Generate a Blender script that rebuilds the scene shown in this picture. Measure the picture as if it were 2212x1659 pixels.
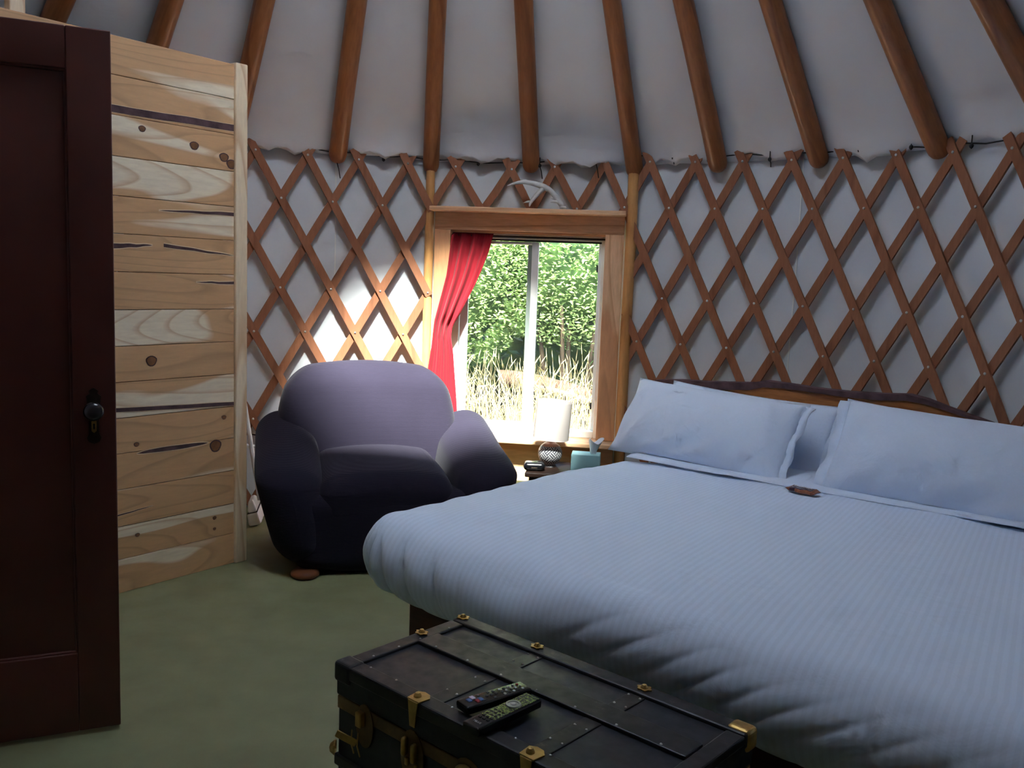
import bpy, bmesh, math, random
import numpy as np
from mathutils import Vector, Matrix
random.seed(7); rng = np.random.default_rng(7)
SC = bpy.context.scene
for o in list(bpy.data.objects): bpy.data.objects.remove(o)

# ------------------------------------------------------------------ camera
F_PX, PITCH, ROLL, EYE = 1950.0, 0.1199, -0.0377, 1.365
_fw = np.array([0, math.cos(PITCH), -math.sin(PITCH)]); _r = np.array([1., 0, 0]); _d = np.cross(_fw, _r)
_c, _s = math.cos(ROLL), math.sin(ROLL)
_right = _c*_r + _s*_d; _down = -_s*_r + _c*_d
cam_data = bpy.data.cameras.new('camera'); cam = bpy.data.objects.new('camera', cam_data)
SC.collection.objects.link(cam)
cam_data.sensor_fit = 'HORIZONTAL'; cam_data.sensor_width = 36.0
cam_data.lens = F_PX/2212*36.0; cam_data.clip_start = 0.02; cam_data.clip_end = 200
mw = Matrix.Identity(4)
for i in range(3):
    mw[i][0] = _right[i]; mw[i][1] = -_down[i]; mw[i][2] = -_fw[i]
mw[2][3] = EYE
cam.matrix_world = mw
SC.camera = cam

# ------------------------------------------------------------------ light
YC = np.array([-0.228, 2.857]); YR = 2.5          # centre and radius of the round house
SUN_DIR = Vector((-0.22, 2.42, -3.60)).normalized()
SKY_STRENGTH, SUN_STRENGTH = 0.125, 5.6
world = bpy.data.worlds.new('sky'); SC.world = world; world.use_nodes = True
wn = world.node_tree; wn.nodes.clear()
_o = wn.nodes.new('ShaderNodeOutputWorld'); _b = wn.nodes.new('ShaderNodeBackground'); _k = wn.nodes.new('ShaderNodeTexSky')
_k.sky_type = 'NISHITA'; _k.sun_disc = False
_k.sun_elevation = math.asin(-SUN_DIR.z); _k.sun_rotation = math.atan2(-SUN_DIR.x, -SUN_DIR.y)
_k.air_density = 1.0; _k.dust_density = 1.0; _k.ozone_density = 1.0
_b.inputs['Strength'].default_value = SKY_STRENGTH
wn.links.new(_k.outputs[0], _b.inputs[0]); wn.links.new(_b.outputs[0], _o.inputs[0])
sun_data = bpy.data.lights.new('sun', 'SUN'); sun_data.energy = SUN_STRENGTH; sun_data.angle = math.radians(6.0)
sun_data.color = (1.0, 0.95, 0.88)
sun = bpy.data.objects.new('sun', sun_data); SC.collection.objects.link(sun)
sun.rotation_euler = SUN_DIR.to_track_quat('-Z', 'Y').to_euler(); sun.location = (0, -3, 9)
def portal(name, loc, direction, sx, sy):            # sky portals: they give off no light, they guide sampling to the openings
    l = bpy.data.lights.new(name, 'AREA'); l.shape = 'RECTANGLE'; l.size = sx; l.size_y = sy
    l.cycles.is_portal = True
    o = bpy.data.objects.new(name, l); SC.collection.objects.link(o)
    o.location = loc; o.rotation_euler = Vector(direction).to_track_quat('-Z', 'Y').to_euler()
portal('skylight_portal', (YC[0], YC[1], 4.02), (0, 0, -1), 1.5, 1.5)
portal('window_portal', (0.07, 5.33, 1.0), (-0.127, -0.992, 0), 1.0, 1.25)
SC.view_settings.view_transform = 'Standard'; SC.view_settings.look = 'None'
SC.view_settings.gamma = 1.0; SC.view_settings.use_curve_mapping = False
SC.view_settings.exposure = 3.5
SC.cycles.max_bounces = 6; SC.cycles.diffuse_bounces = 4; SC.cycles.glossy_bounces = 3; SC.cycles.transparent_max_bounces = 8
SC.cycles.use_adaptive_sampling = True; SC.cycles.adaptive_threshold = 0.08; SC.cycles.adaptive_min_samples = 12
SC.cycles.sample_clamp_indirect = 6.0; SC.cycles.caustics_reflective = False; SC.cycles.caustics_refractive = False

# ------------------------------------------------------------------ helpers
def link(o): SC.collection.objects.link(o); return o
def mesh(name, V, F, mat, parent=None, smooth=False, uv=None, sharp=None):
    me = bpy.data.meshes.new(name); me.from_pydata([tuple(map(float, v)) for v in V], [], F); me.validate(); me.update()
    if mat is not None:
        for m in (mat if isinstance(mat, (list, tuple)) else [mat]): me.materials.append(m)
    if smooth:
        me.polygons.foreach_set('use_smooth', [True]*len(me.polygons))
        if sharp: me.set_sharp_from_angle(angle=math.radians(sharp))
    if uv is not None:
        l = me.uv_layers.new(name='UVMap'); idx = np.empty(len(me.loops), int); me.loops.foreach_get('vertex_index', idx)
        l.data.foreach_set('uv', np.asarray(uv, float)[idx].ravel())
    o = link(bpy.data.objects.new(name, me))
    if parent is not None: o.parent = parent
    return o
def tag(o, label=None, cat=None, group=None, kind=None):
    if label: o['label'] = label
    if cat: o['category'] = cat
    if group: o['group'] = group
    if kind: o['kind'] = kind
    return o
def empty(name, loc=(0, 0, 0), rz=0.0):
    o = link(bpy.data.objects.new(name, None)); o.location = loc; o.rotation_euler = (0, 0, rz)
    o.empty_display_size = 0.1
    return o
def inst(src, parent=None, loc=None, rot=None, scale=None):
    c = link(src.copy())
    if parent is not None: c.parent = parent
    if loc is not None: c.location = loc
    if rot is not None: c.rotation_euler = rot
    if scale is not None: c.scale = scale
    return c
class MB:
    def __init__(s): s.V = []; s.F = []
    def add(s, VF, M=None):
        V, F = VF; n = len(s.V)
        if M is not None: V = [tuple(M @ Vector(v)) for v in V]
        s.V += [tuple(v) for v in V]; s.F += [tuple(i+n for i in f) for f in F]
        return s
    def build(s, name, mat, parent=None, smooth=False, sharp=None): return mesh(name, s.V, s.F, mat, parent, smooth, sharp=sharp)
def _axis(h, r, m, k):
    if r <= 1e-6: return np.linspace(-h, h, k+1)
    a = h-r; t = a + r*np.tan(np.linspace(0, math.pi/4, m+1))
    inner = np.linspace(-a, a, k+1)
    return np.concatenate([-t[::-1], inner[1:-1], t])
def rbox(sx, sy, sz, r=0.004, m=1, k=1, c=(0, 0, 0), fn=None, r3=None):
    """rounded box, full sizes sx sy sz, edge radius r"""
    h = np.array([sx, sy, sz])/2; r = min(r, h.min()*0.999)
    ks = k if isinstance(k, (tuple, list)) else (k, k, k)
    ax = [_axis(h[i], r, m, ks[i]) for i in range(3)]
    V = {}; L = []; F = []
    def vid(p):
        key = tuple(np.round(p, 6))
        if key not in V:
            p = np.array(p, float); q = np.clip(p, -(h-r), h-r); d = p-q; n = np.linalg.norm(d)
            w = q + (d/n*r if n > 1e-9 else 0)
            V[key] = len(L); L.append(w)
        return V[key]
    for i in range(3):
        j, l = (i+1) % 3, (i+2) % 3
        for sg in (-1, 1):
            for a in range(len(ax[j])-1):
                for b in range(len(ax[l])-1):
                    q = []
                    for (da, db) in ((0, 0), (1, 0), (1, 1), (0, 1)):
                        p = [0, 0, 0]; p[i] = sg*h[i]; p[j] = ax[j][a+da]; p[l] = ax[l][b+db]; q.append(vid(p))
                    F.append(tuple(q) if sg > 0 else tuple(q[::-1]))
    W = [np.array(w)+np.array(c) for w in L]
    if fn: W = [np.array(fn(*w)) for w in W]
    return [tuple(w) for w in W], F
def tube(path, rad, n=10, cap=True):
    P = [Vector(p) for p in path]; R = rad if isinstance(rad, (list, tuple, np.ndarray)) else [rad]*len(P)
    V = []; F = []; up = None
    for i, p in enumerate(P):
        t = (P[min(i+1, len(P)-1)]-P[max(i-1, 0)]).normalized()
        if up is None: up = t.orthogonal().normalized()
        up = (up - t*up.dot(t)).normalized(); b = t.cross(up)
        for j in range(n):
            a = 2*math.pi*j/n; V.append(tuple(p + (up*math.cos(a)+b*math.sin(a))*R[i]))
    for i in range(len(P)-1):
        for j in range(n): F.append((i*n+j, i*n+(j+1) % n, (i+1)*n+(j+1) % n, (i+1)*n+j))
    if cap:
        F.append(tuple(range(n))[::-1]); F.append(tuple((len(P)-1)*n+j for j in range(n)))
    return V, F
def lathe(prof, n=24, c=(0, 0, 0)):
    V = []; F = []; m = len(prof)
    for j in range(n):
        a = 2*math.pi*j/n
        for (r, z) in prof: V.append((c[0]+r*math.cos(a), c[1]+r*math.sin(a), c[2]+z))
    for j in range(n):
        k = (j+1) % n
        for i in range(m-1):
            F.append((j*m+i, k*m+i, k*m+i+1, j*m+i+1))
    return V, F
def prism(poly, z0, z1):                      # polygon in xy, extruded in z
    n = len(poly); V = [(x, y, z0) for x, y in poly]+[(x, y, z1) for x, y in poly]
    F = [tuple(range(n))[::-1], tuple(range(n, 2*n))]+[(i, (i+1) % n, n+(i+1) % n, n+i) for i in range(n)]
    return V, F
def grid(fn, na, nb, flip=False):
    V = [fn(a/(na-1), b/(nb-1)) for b in range(nb) for a in range(na)]
    F = []
    for b in range(nb-1):
        for a in range(na-1):
            q = (b*na+a, b*na+a+1, (b+1)*na+a+1, (b+1)*na+a); F.append(q[::-1] if flip else q)
    return V, F
def T(x=0, y=0, z=0): return Matrix.Translation((x, y, z))
def RX(a): return Matrix.Rotation(a, 4, 'X')
def RY(a): return Matrix.Rotation(a, 4, 'Y')
def RZ(a): return Matrix.Rotation(a, 4, 'Z')
def mod_solid(o, t, off=-1):
    m = o.modifiers.new('thickness', 'SOLIDIFY'); m.thickness = t; m.offset = off; return o
def mod_sub(o, l=1):
    m = o.modifiers.new('smooth', 'SUBSURF'); m.levels = l; m.render_levels = l; return o
# smooth value noise for cloth shapes
_tab = rng.random((64, 64, 8))
def vnoise(x, y, c=0):
    xi, yi = math.floor(x), math.floor(y); fx, fy = x-xi, y-yi
    fx = fx*fx*(3-2*fx); fy = fy*fy*(3-2*fy); g = lambda a, b: _tab[a % 64, b % 64, c]
    return (g(xi, yi)*(1-fx)+g(xi+1, yi)*fx)*(1-fy)+(g(xi, yi+1)*(1-fx)+g(xi+1, yi+1)*fx)*fy - 0.5

# ------------------------------------------------------------------ materials
def lin(r, g, b):
    f = lambda c: (c/255/12.92) if c/255 <= 0.04045 else ((c/255+0.055)/1.055)**2.4
    return (f(r), f(g), f(b), 1.0)
class NT:
    def __init__(s, name):
        s.m = bpy.data.materials.new(name); s.m.use_nodes = True; s.t = s.m.node_tree; s.t.nodes.clear()
        s.out = s.t.nodes.new('ShaderNodeOutputMaterial')
    def n(s, kind, **kw):
        x = s.t.nodes.new('ShaderNode'+kind)
        for k, v in kw.items():
            if k.startswith('i_'):
                key = k[2:]; x.inputs[int(key) if key.isdigit() else key.replace('_', ' ')].default_value = v
            else: setattr(x, k, v)
        return x
    def l(s, a, b, ao=0, bi=0):
        s.t.links.new(a.outputs[ao], b.inputs[bi]); return b
    def bsdf(s, color=(.5, .5, .5, 1), rough=.6, spec=.5, metal=0.0, **kw):
        b = s.n('BsdfPrincipled'); b.inputs['Base Color'].default_value = color; b.inputs['Roughness'].default_value = rough
        b.inputs['Specular IOR Level'].default_value = spec; b.inputs['Metallic'].default_value = metal
        for k, v in kw.items(): b.inputs[k.replace('_', ' ')].default_value = v
        s.t.links.new(b.outputs[0], s.out.inputs[0]); s.b = b; return b
    def ramp(s, *stops, mode='LINEAR'):
        r = s.n('ValToRGB'); r.color_ramp.interpolation = mode; e = r.color_ramp.elements
        while len(e) < len(stops): e.new(0.5)
        for x, (p, c) in zip(e, stops): x.position = p; x.color = c if len(c) == 4 else (*c, 1)
        return r
    def coords(s, which='Object', scale=(1, 1, 1), loc=(0, 0, 0), rot=(0, 0, 0), rand=0.0):
        tc = s.n('TexCoord'); mp = s.n('Mapping'); mp.inputs['Scale'].default_value = scale; mp.inputs['Location'].default_value = loc
        mp.inputs['Rotation'].default_value = rot
        if rand:
            oi = s.n('ObjectInfo'); vm = s.n('VectorMath', operation='MULTIPLY_ADD'); s.t.links.new(oi.outputs['Random'], vm.inputs[0])
            vm.inputs[1].default_value = (rand, rand*1.7, rand*2.3); s.t.links.new(tc.outputs[which], vm.inputs[2]); s.l(vm, mp)
        else: s.t.links.new(tc.outputs[which], mp.inputs[0])
        return mp
    def noise(s, vec, scale=5, detail=3, rough=.5, dist=0.0):
        n = s.n('TexNoise'); n.inputs['Scale'].default_value = scale; n.inputs['Detail'].default_value = detail
        n.inputs['Roughness'].default_value = rough; n.inputs['Distortion'].default_value = dist
        s.t.links.new(vec.outputs[0], n.inputs['Vector']); return n
    def mix(s, fac, a, b, mode='MIX', ao=0, bo=0):
        m = s.n('Mix', data_type='RGBA', blend_type=mode)
        for v, i in ((fac, 0), (a, 6), (b, 7)):
            if isinstance(v, (int, float)) and i == 0: m.inputs[0].default_value = v
            elif isinstance(v, tuple): m.inputs[i].default_value = v
            else: s.t.links.new(v.outputs[ao if i == 6 else (bo if i == 7 else 0)], m.inputs[i])
        return m
    def color(s, mixnode): s.t.links.new(mixnode.outputs[2] if mixnode.bl_idname == 'ShaderNodeMix' else mixnode.outputs[0], s.b.inputs['Base Color'])
    def bump(s, h, strength=.2, dist=.01, ho=0):
        b = s.n('Bump'); b.inputs['Strength'].default_value = strength; b.inputs['Distance'].default_value = dist
        s.t.links.new(h.outputs[ho], b.inputs['Height']); s.t.links.new(b.outputs[0], s.b.inputs['Normal']); return b
def mixlink(N, m): return m.outputs[2]
def plain(name, c, rough=.6, spec=.4, metal=0.0, var=.12, scale=6, bump=0.0, bscale=60, **kw):
    N = NT(name); N.bsdf(c, rough, spec, metal, **kw); mp = N.coords(rand=11.0); n = N.noise(mp, scale, 4)
    r = N.ramp((.3, tuple(x*(1-var) for x in c[:3])), (.7, tuple(min(1, x*(1+var)) for x in c[:3]))); N.l(n, r); N.color(r)
    if bump: N.bump(N.noise(mp, bscale, 3), bump, .004)
    return N.m
def wood(name, light, dark, heart=None, along='x', ring=14.0, rough=.55, rand=9.0, heart_amt=.5, knot=False, spec=.3, grain=.35, stretch=.16, coat=0.0):
    """grain runs along one local axis; heart = colour of broad darker bands with a clear border"""
    N = NT(name); N.bsdf(light, rough, spec, Coat_Weight=coat)
    sc = {'x': (stretch, 1, 1), 'y': (1, stretch, 1), 'z': (1, 1, stretch)}[along]
    mp = N.coords(scale=sc, rand=rand)
    big = N.noise(mp, 3.1, 2, .4, .6)
    # rings: bands of a low frequency field
    fld = N.noise(mp, 2.4, 1.5, .4, .3); mul = N.n('Math', operation='MULTIPLY'); mul.inputs[1].default_value = ring; N.l(fld, mul)
    fr = N.n('Math', operation='FRACT'); N.l(mul, fr)
    line = N.ramp((0.0, (0, 0, 0)), (.72, (.12, .12, .12)), (.93, (1, 1, 1)), (1.0, (0, 0, 0))); N.l(fr, line)
    fine = N.noise(mp, 70, 2, .6); fr2 = N.ramp((.35, (0, 0, 0)), (.7, (1, 1, 1))); N.l(fine, fr2)
    c = N.mix(line, light, dark); ml = N.n('Math', operation='MULTIPLY'); ml.inputs[1].default_value = .75; N.l(line, ml); N.t.links.new(ml.outputs[0], c.inputs[0])
    if heart:
        hb = N.ramp((heart_amt-.006, (0, 0, 0)), (heart_amt+.012, (1, 1, 1))); N.l(big, hb)
        hl = N.mix(.5, heart, tuple(x*.62 for x in heart[:3])+(1,)); m2 = N.n('Math', operation='MULTIPLY'); m2.inputs[1].default_value = .55; N.l(line, m2); N.t.links.new(m2.outputs[0], hl.inputs[0])
        c2 = N.mix(hb, c, hl, ao=2, bo=2); c = c2
    g = N.n('Math', operation='MULTIPLY'); g.inputs[1].default_value = grain; N.l(fr2, g)
    fin = N.mix(g, c, tuple(x*.6 for x in dark[:3])+(1,), ao=2); N.t.links.new(g.outputs[0], fin.inputs[0])
    if knot:
        km = N.coords(scale={'x': (.5, 1, 1), 'y': (1, .5, 1), 'z': (1, 1, .5)}[along], rand=rand)
        vo = N.n('TexVoronoi'); vo.inputs['Scale'].default_value = 2.6; N.l(km, vo, 0, 'Vector') if False else N.t.links.new(km.outputs[0], vo.inputs['Vector'])
        kr = N.ramp((.03, (1, 1, 1)), (.06, (0, 0, 0))); N.l(vo, kr); fin = N.mix(kr, fin, lin(96, 62, 40), ao=2)
    N.color(fin); N.bump(fr2, .12, .002)
    return N.m
M = {}
M['slat'] = wood('reddish slat wood', lin(152, 100, 72), lin(124, 78, 54), along='z', ring=5, rough=.6, rand=30, grain=.25)
M['rafter'] = wood('amber varnished pole', lin(172, 110, 64), lin(128, 76, 42), along='z', ring=6, rough=.42, rand=20, spec=.45, grain=.35, knot=True, coat=.15)
M['pole'] = wood('golden varnished pole', lin(206, 152, 94), lin(164, 108, 58), along='z', ring=6, rough=.4, rand=20, spec=.45, grain=.3, knot=True, coat=.15)
M['plank'] = wood('two tone cedar plank', lin(250, 234, 206), lin(216, 176, 134), heart=lin(220, 174, 128), along='x', ring=26, rough=.6, rand=13, heart_amt=.46, knot=False, grain=.2)
M['post'] = wood('pale cedar post', lin(246, 224, 192), lin(210, 166, 124), heart=lin(224, 186, 144), along='z', ring=12, rough=.6, rand=5, heart_amt=.6, grain=.2)
M['trim'] = wood('cedar window trim', lin(236, 192, 150), lin(196, 140, 98), heart=lin(214, 158, 114), along='z', ring=12, rough=.5, rand=8, heart_amt=.52, grain=.25)
M['trim_x'] = wood('cedar window trim along x', lin(232, 188, 146), lin(192, 138, 98), heart=lin(210, 156, 114), along='x', ring=12, rough=.5, rand=8, heart_amt=.52, grain=.25)
M['bark'] = plain('dark bark', lin(92, 70, 72), .85, .2, var=.35, scale=18, bump=.4, bscale=50)
M['cream_wood'] = plain('cream sapwood rim', lin(232, 205, 165), .6, .3)
M['knot'] = plain('knot wood', lin(128, 88, 58), .6, .3, var=.3, scale=30)
M['slab'] = wood('live edge slab', lin(188, 122, 68), lin(110, 62, 34), heart=lin(120, 70, 42), along='x', ring=9, rough=.45, rand=3, heart_amt=.5, grain=.4)
M['bed_wood'] = wood('dark red bed wood', lin(84, 50, 38), lin(58, 34, 28), along='x', ring=6, rough=.5, rand=4)
M['night_wood'] = wood('dark nightstand wood', lin(44, 30, 24), lin(30, 20, 17), along='x', ring=6, rough=.45, rand=6)
M['door'] = plain('oxblood painted door', lin(98, 54, 47), .42, .45, var=.22, scale=3.0, bump=.08, bscale=30)
M['brass_dark'] = plain('tarnished bronze', lin(66, 54, 44), .45, .5, .8, var=.4, scale=40)
M['brass'] = plain('aged brass', lin(190, 156, 92), .38, .5, .85, var=.3, scale=30)
M['knob'] = plain('dark glazed knob', lin(48, 42, 44), .18, .6)
M['steel'] = plain('zinc rivet', lin(205, 205, 205), .3, .5, .9, var=.1)
M['black'] = plain('black rubber', lin(24, 24, 26), .6, .4)
M['black_gloss'] = plain('black gloss plastic', lin(16, 17, 20), .22, .5)
M['white_plastic'] = plain('white plastic', lin(226, 228, 230), .4, .4, var=.04)
M['vinyl'] = plain('window vinyl', lin(226, 226, 222), .45, .4, var=.03)
M['vinyl_shade'] = plain('shaded vinyl grey', lin(126, 136, 130), .6, .3, var=.05)  # grey for the shaded side of the white vinyl
M['antler'] = plain('bleached antler', lin(196, 196, 194), .6, .3, var=.16, scale=20, bump=.2, bscale=80)
M['teal'] = plain('teal card', lin(148, 190, 196), .6, .3, var=.06)
M['tissue'] = plain('tissue paper', lin(238, 240, 244), .9, .1, var=.03)
M['copper'] = plain('copper glaze', lin(150, 104, 84), .3, .5, .3, var=.2, scale=14)

def floor_mat():
    N = NT('olive floor paint'); N.bsdf(lin(134, 136, 102), .38, .45); mp = N.coords(); n = N.noise(mp, 3.5, 5, .6)
    r = N.ramp((.3, lin(124, 127, 94)), (.7, lin(142, 145, 108))); N.l(n, r); N.color(r)
    rr = N.ramp((.3, (.3, .3, .3)), (.7, (.46, .46, .46))); N.l(N.noise(mp, 8, 4), rr); N.t.links.new(rr.outputs[0], N.b.inputs['Roughness'])
    N.bump(N.noise(mp, 90, 3), .05, .002); return N.m
M['floor'] = floor_mat()
def canvas(name, c, trans=.25, bs=900, stain=.04, crease=False):
    N = NT(name); b = N.bsdf(c, .85, .15); mp = N.coords(); n = N.noise(mp, 2.2, 5, .6)
    r = N.ramp((.3, tuple(x*(1-stain) for x in c[:3])), (.7, c)); N.l(n, r); N.color(r)
    tr = N.n('BsdfTranslucent'); tr.inputs[0].default_value = c; ms = N.n('MixShader'); ms.inputs[0].default_value = trans
    N.l(b, ms, 0, 1); N.l(tr, ms, 0, 2); N.l(ms, N.out)
    if crease: N.bump(N.noise(N.coords(scale=(1, 1, 2.2)), 4.5, 4, .5, .7), .30, .02)
    else: N.bump(N.noise(mp, bs, 2), .08, .001)
    return N.m
M['wall_canvas'] = canvas('white wall canvas', lin(214, 217, 221), .03)
M['roof_canvas'] = canvas('white roof liner', lin(222, 224, 228), .0, crease=True)
def glass():
    N = NT('clear glass'); tr = N.n('BsdfTransparent'); tr.inputs[0].default_value = (.95, .97, .96, 1)
    g = N.n('BsdfGlossy'); g.inputs['Roughness'].default_value = .02; ms = N.n('MixShader'); ms.inputs[0].default_value = .04
    N.l(tr, ms, 0, 1); N.l(g, ms, 0, 2)
    df = N.n('BsdfTranslucent'); df.inputs[0].default_value = (.9, .9, .9, 1); m2 = N.n('MixShader'); m2.inputs[0].default_value = .012
    N.l(ms, m2, 0, 1); N.l(df, m2, 0, 2); N.l(m2, N.out); return N.m
M['glass'] = glass()
def acrylic():
    N = NT('hazy acrylic'); tr = N.n('BsdfTransparent'); tr.inputs[0].default_value = (.86, .95, .95, 1)
    df = N.n('BsdfTranslucent'); df.inputs[0].default_value = (.88, .96, .95, 1); m2 = N.n('MixShader'); m2.inputs[0].default_value = .26
    N.l(tr, m2, 0, 1); N.l(df, m2, 0, 2); N.l(m2, N.out); return N.m
M['acrylic'] = acrylic()
def fabric(name, c, rib=None, ribdir='z', bs=.25, sheen=.3, rough=.9, var=.08):
    N = NT(name); N.bsdf(c, rough, .15, Sheen_Weight=sheen); mp = N.coords(rand=3.0); n = N.noise(mp, 4, 4)
    r = N.ramp((.3, tuple(x*(1-var) for x in c[:3])), (.7, tuple(x*(1+var) for x in c[:3]))); N.l(n, r); N.color(r)
    if rib:
        w = N.n('TexWave', wave_type='BANDS', bands_direction=ribdir.upper()); w.inputs['Scale'].default_value = rib; w.inputs['Distortion'].default_value = 1.2
        w.inputs['Detail'].default_value = 2; N.t.links.new(mp.outputs[0], w.inputs['Vector']); N.bump(w, bs, .004)
    else: N.bump(N.noise(mp, 260, 2), bs, .002)
    return N.m
M['navy'] = fabric('navy stretch knit', lin(33, 29, 43), rib=52, bs=.2, sheen=.05)
M['red'] = fabric('red velvet curtain', lin(126, 22, 33), bs=.15, sheen=.05)
def sheet(name, c, stripes=0.0, crease=.25):
    N = NT(name); N.bsdf(c, .8, .2, Sheen_Weight=.15); tc = N.n('TexCoord'); mp = N.n('Mapping'); N.t.links.new(tc.outputs['UV'], mp.inputs[0])
    ob = N.coords()
    cr = N.noise(ob, 7, 4, .6, .8)
    if stripes:
        w = N.n('TexWave', wave_type='BANDS', bands_direction='X'); w.inputs['Scale'].default_value = stripes; N.t.links.new(mp.outputs[0], w.inputs['Vector'])
        r = N.ramp((.35, tuple(x*.95 for x in c[:3])), (.65, c)); N.l(w, r); N.color(r)
        ad = N.n('Math', operation='MULTIPLY_ADD'); N.l(w, ad); ad.inputs[1].default_value = .10; N.t.links.new(cr.outputs[0], ad.inputs[2]); N.bump(ad, crease, .012)
    else: N.bump(cr, crease, .03)
    return N.m
M['duvet'] = sheet('striped white duvet', lin(221, 235, 255), 16, .35)
M['pillow'] = sheet('white pillowcase', lin(222, 234, 252), 0, .22)
M['shade'] = canvas('linen lamp shade', lin(206, 197, 192), .3, 500)
# ================================================================== STRUCTURE
def pol(r, th, z): return (YC[0]+r*math.cos(th), YC[1]+r*math.sin(th), z)
# window frame of reference: ex runs right along the window, ey outwards
W0 = Vector((0.068, 5.215, 0)); WANG = math.atan2(-0.127, 0.992)
def wpt(s, off, z): return (W0.x+0.992*s+0.127*off, W0.y-0.127*s+0.992*off, z)
def wang(s, off=0.0):
    p = wpt(s, off, 0); return math.atan2(p[1]-YC[1], p[0]-YC[0])
TH_L, TH_R = wang(-0.585), wang(0.572)           # the two window poles
DOOR_C, DOOR_H = -math.pi/2 + 0.02, 0.62          # doorway behind the camera, centre angle and half width

# floor and ground
V, Fc = lathe([(0.0, 0.0), (1.2, 0.0), (2.55, 0.0), (2.55, -0.12), (0.0, -0.12)], 72, (YC[0], YC[1], 0))
fl = tag(mesh('floor', V, Fc, M['floor']), kind='structure')
doorstep = tag(mesh('trim_1', *rbox(3.1, 2.3, 0.10, .01, c=(-0.2, -0.16, -0.056)), M['bed_wood']), kind='structure')
def gz(x, y): return -0.34 + 0.10*vnoise(x*.5+9, y*.5) + max(0, y-7.6)*0.16
g = grid(lambda a, b: ((a-.5)*60, -25+b*60, gz((a-.5)*60, -25+b*60)), 121, 121)
Ng = NT('dry grassy ground'); Ng.bsdf(lin(150, 138, 96), .95, .1); _mp = Ng.coords(); _n = Ng.noise(_mp, 4, 6, .7)
_r = Ng.ramp((.3, lin(44, 40, 30)), (.5, lin(70, 64, 46)), (.75, lin(92, 86, 62))); Ng.l(_n, _r); Ng.color(_r); Ng.bump(_n, .6, .05)
tag(mesh('ground', g[0], g[1], Ng.m, smooth=True), kind='structure')

# wall canvas: round, with the window and the doorway left open
def wall_canvas():
    th_edges = [DOOR_C+DOOR_H]
    a = DOOR_C+DOOR_H; wl, wr = wang(-0.52, .05), wang(0.51, .05)
    segs = []
    def run(a0, a1, n):
        return list(np.linspace(a0, a1, n+1))
    A = run(DOOR_C+DOOR_H, wr, 40)+run(wr, wl, 12)[1:]+run(wl, DOOR_C-DOOR_H+2*math.pi, 52)[1:]
    Z = [0.0, .1, .2, .40, .6, .8, 1.0, 1.2, 1.4, 1.64, 1.8, 1.95, 2.06, 2.12]
    V = []; F = []
    for i, th in enumerate(A):
        for j, z in enumerate(Z):
            r = 2.487 + 0.008*vnoise(th*9, z*2.2, 2) + 0.006*vnoise(th*30, z*1.2, 3)
            V.append(pol(r, th, z))
    m = len(Z)
    for i in range(len(A)-1):
        mid = (A[i]+A[i+1])/2
        for j in range(m-1):
            if wr < mid < wl and .40 <= Z[j] < 1.64: continue
            F.append((i*m+j, i*m+j+1, (i+1)*m+j+1, (i+1)*m+j))
    return V, F
wall = tag(mesh('wall_canvas', *wall_canvas(), M['wall_canvas'], smooth=True), kind='structure')
mod_solid(wall, .004, 0)
# sewn seams of the wall canvas
for th in (1.905, 0.835):
    sv = []
    for i, z in enumerate(np.linspace(0, 2.08, 14)):
        for d in (-.0035, .0035): sv.append(pol(2.478, th+d/2.48+.002*math.sin(z*3), z))
    so = mesh('seam', sv, [(2*i, 2*i+1, 2*i+3, 2*i+2) for i in range(13)], M['vinyl'], wall); mod_solid(so, .002, 0)
# doorway frame (behind the camera)
dj = tag(empty('door_2'), kind='structure')
for s in (-1, 1):
    p = pol(2.47, DOOR_C+s*DOOR_H, 1.02); mesh('jamb', *rbox(.07, .12, 2.1, .006, c=p), M['post'], dj)

# added dark box round the camera, unseen; shuts out daylight from the doorway
vs = tag(empty('wall_light_block'), kind='structure')
for nm, c, sz in (('light_block_side', (-1.78, -.14, 1.12), (.05, 2.30, 2.44)), ('light_block_side', (1.38, -.14, 1.12), (.05, 2.30, 2.44)), ('light_block_end', (-.2, -1.30, 1.12), (3.2, .05, 2.44))):
    mesh(nm, *rbox(*sz, .004, c=c), M['bed_wood'], vs)
arc = [pol(2.32, DOOR_C+q, 0)[:2] for q in np.linspace(-.70, .70, 15)]
mesh('light_block_roof', *prism([(-1.81, -1.33), (1.41, -1.33), (1.41, 1.05)]+arc[::-1]+[(-1.81, 1.05)], 2.30, 2.35), M['bed_wood'], vs)

# ---- lattice
KT = {-13: 2.672, -7: 1.9712, -6: 1.8549, -5: 1.741, -4: 1.629, -3: 1.4963, -2: 1.3951, -1: 1.2759, 0: 1.1713, 1: 1.0668, 2: .9591, 3: .8498,
      4: .7383, 5: .6264, 6: .5109, 7: .3947, 13: -.302}
KZ = {-13: 1.99, -7: 1.981, -4: 1.969, -3: 1.966, -2: 1.985, -1: 2.014, 0: 2.013, 3: 1.996, 5: 1.983, 7: 1.957, 13: 1.94}
KZ4 = {-13: 1.01, -7: 1.005, -5: .999, 0: 1.02, 4: 1.021, 7: 1.026, 13: 1.03}
def tab(t, k):
    ks = sorted(t); return float(np.interp(k, ks, [t[q] for q in ks]))
def node(j, k):                                   # crossing in row j (0 at the top) at lattice column k
    th = tab(KT, k)+(.0022 if k > -2 else .0006)*j
    return th, tab(KZ, k)+(tab(KZ4, k)-tab(KZ, k))*j/4
lat = tag(empty('wall_lattice'), kind='structure')
SLW, SLT = .043, .011
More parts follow.
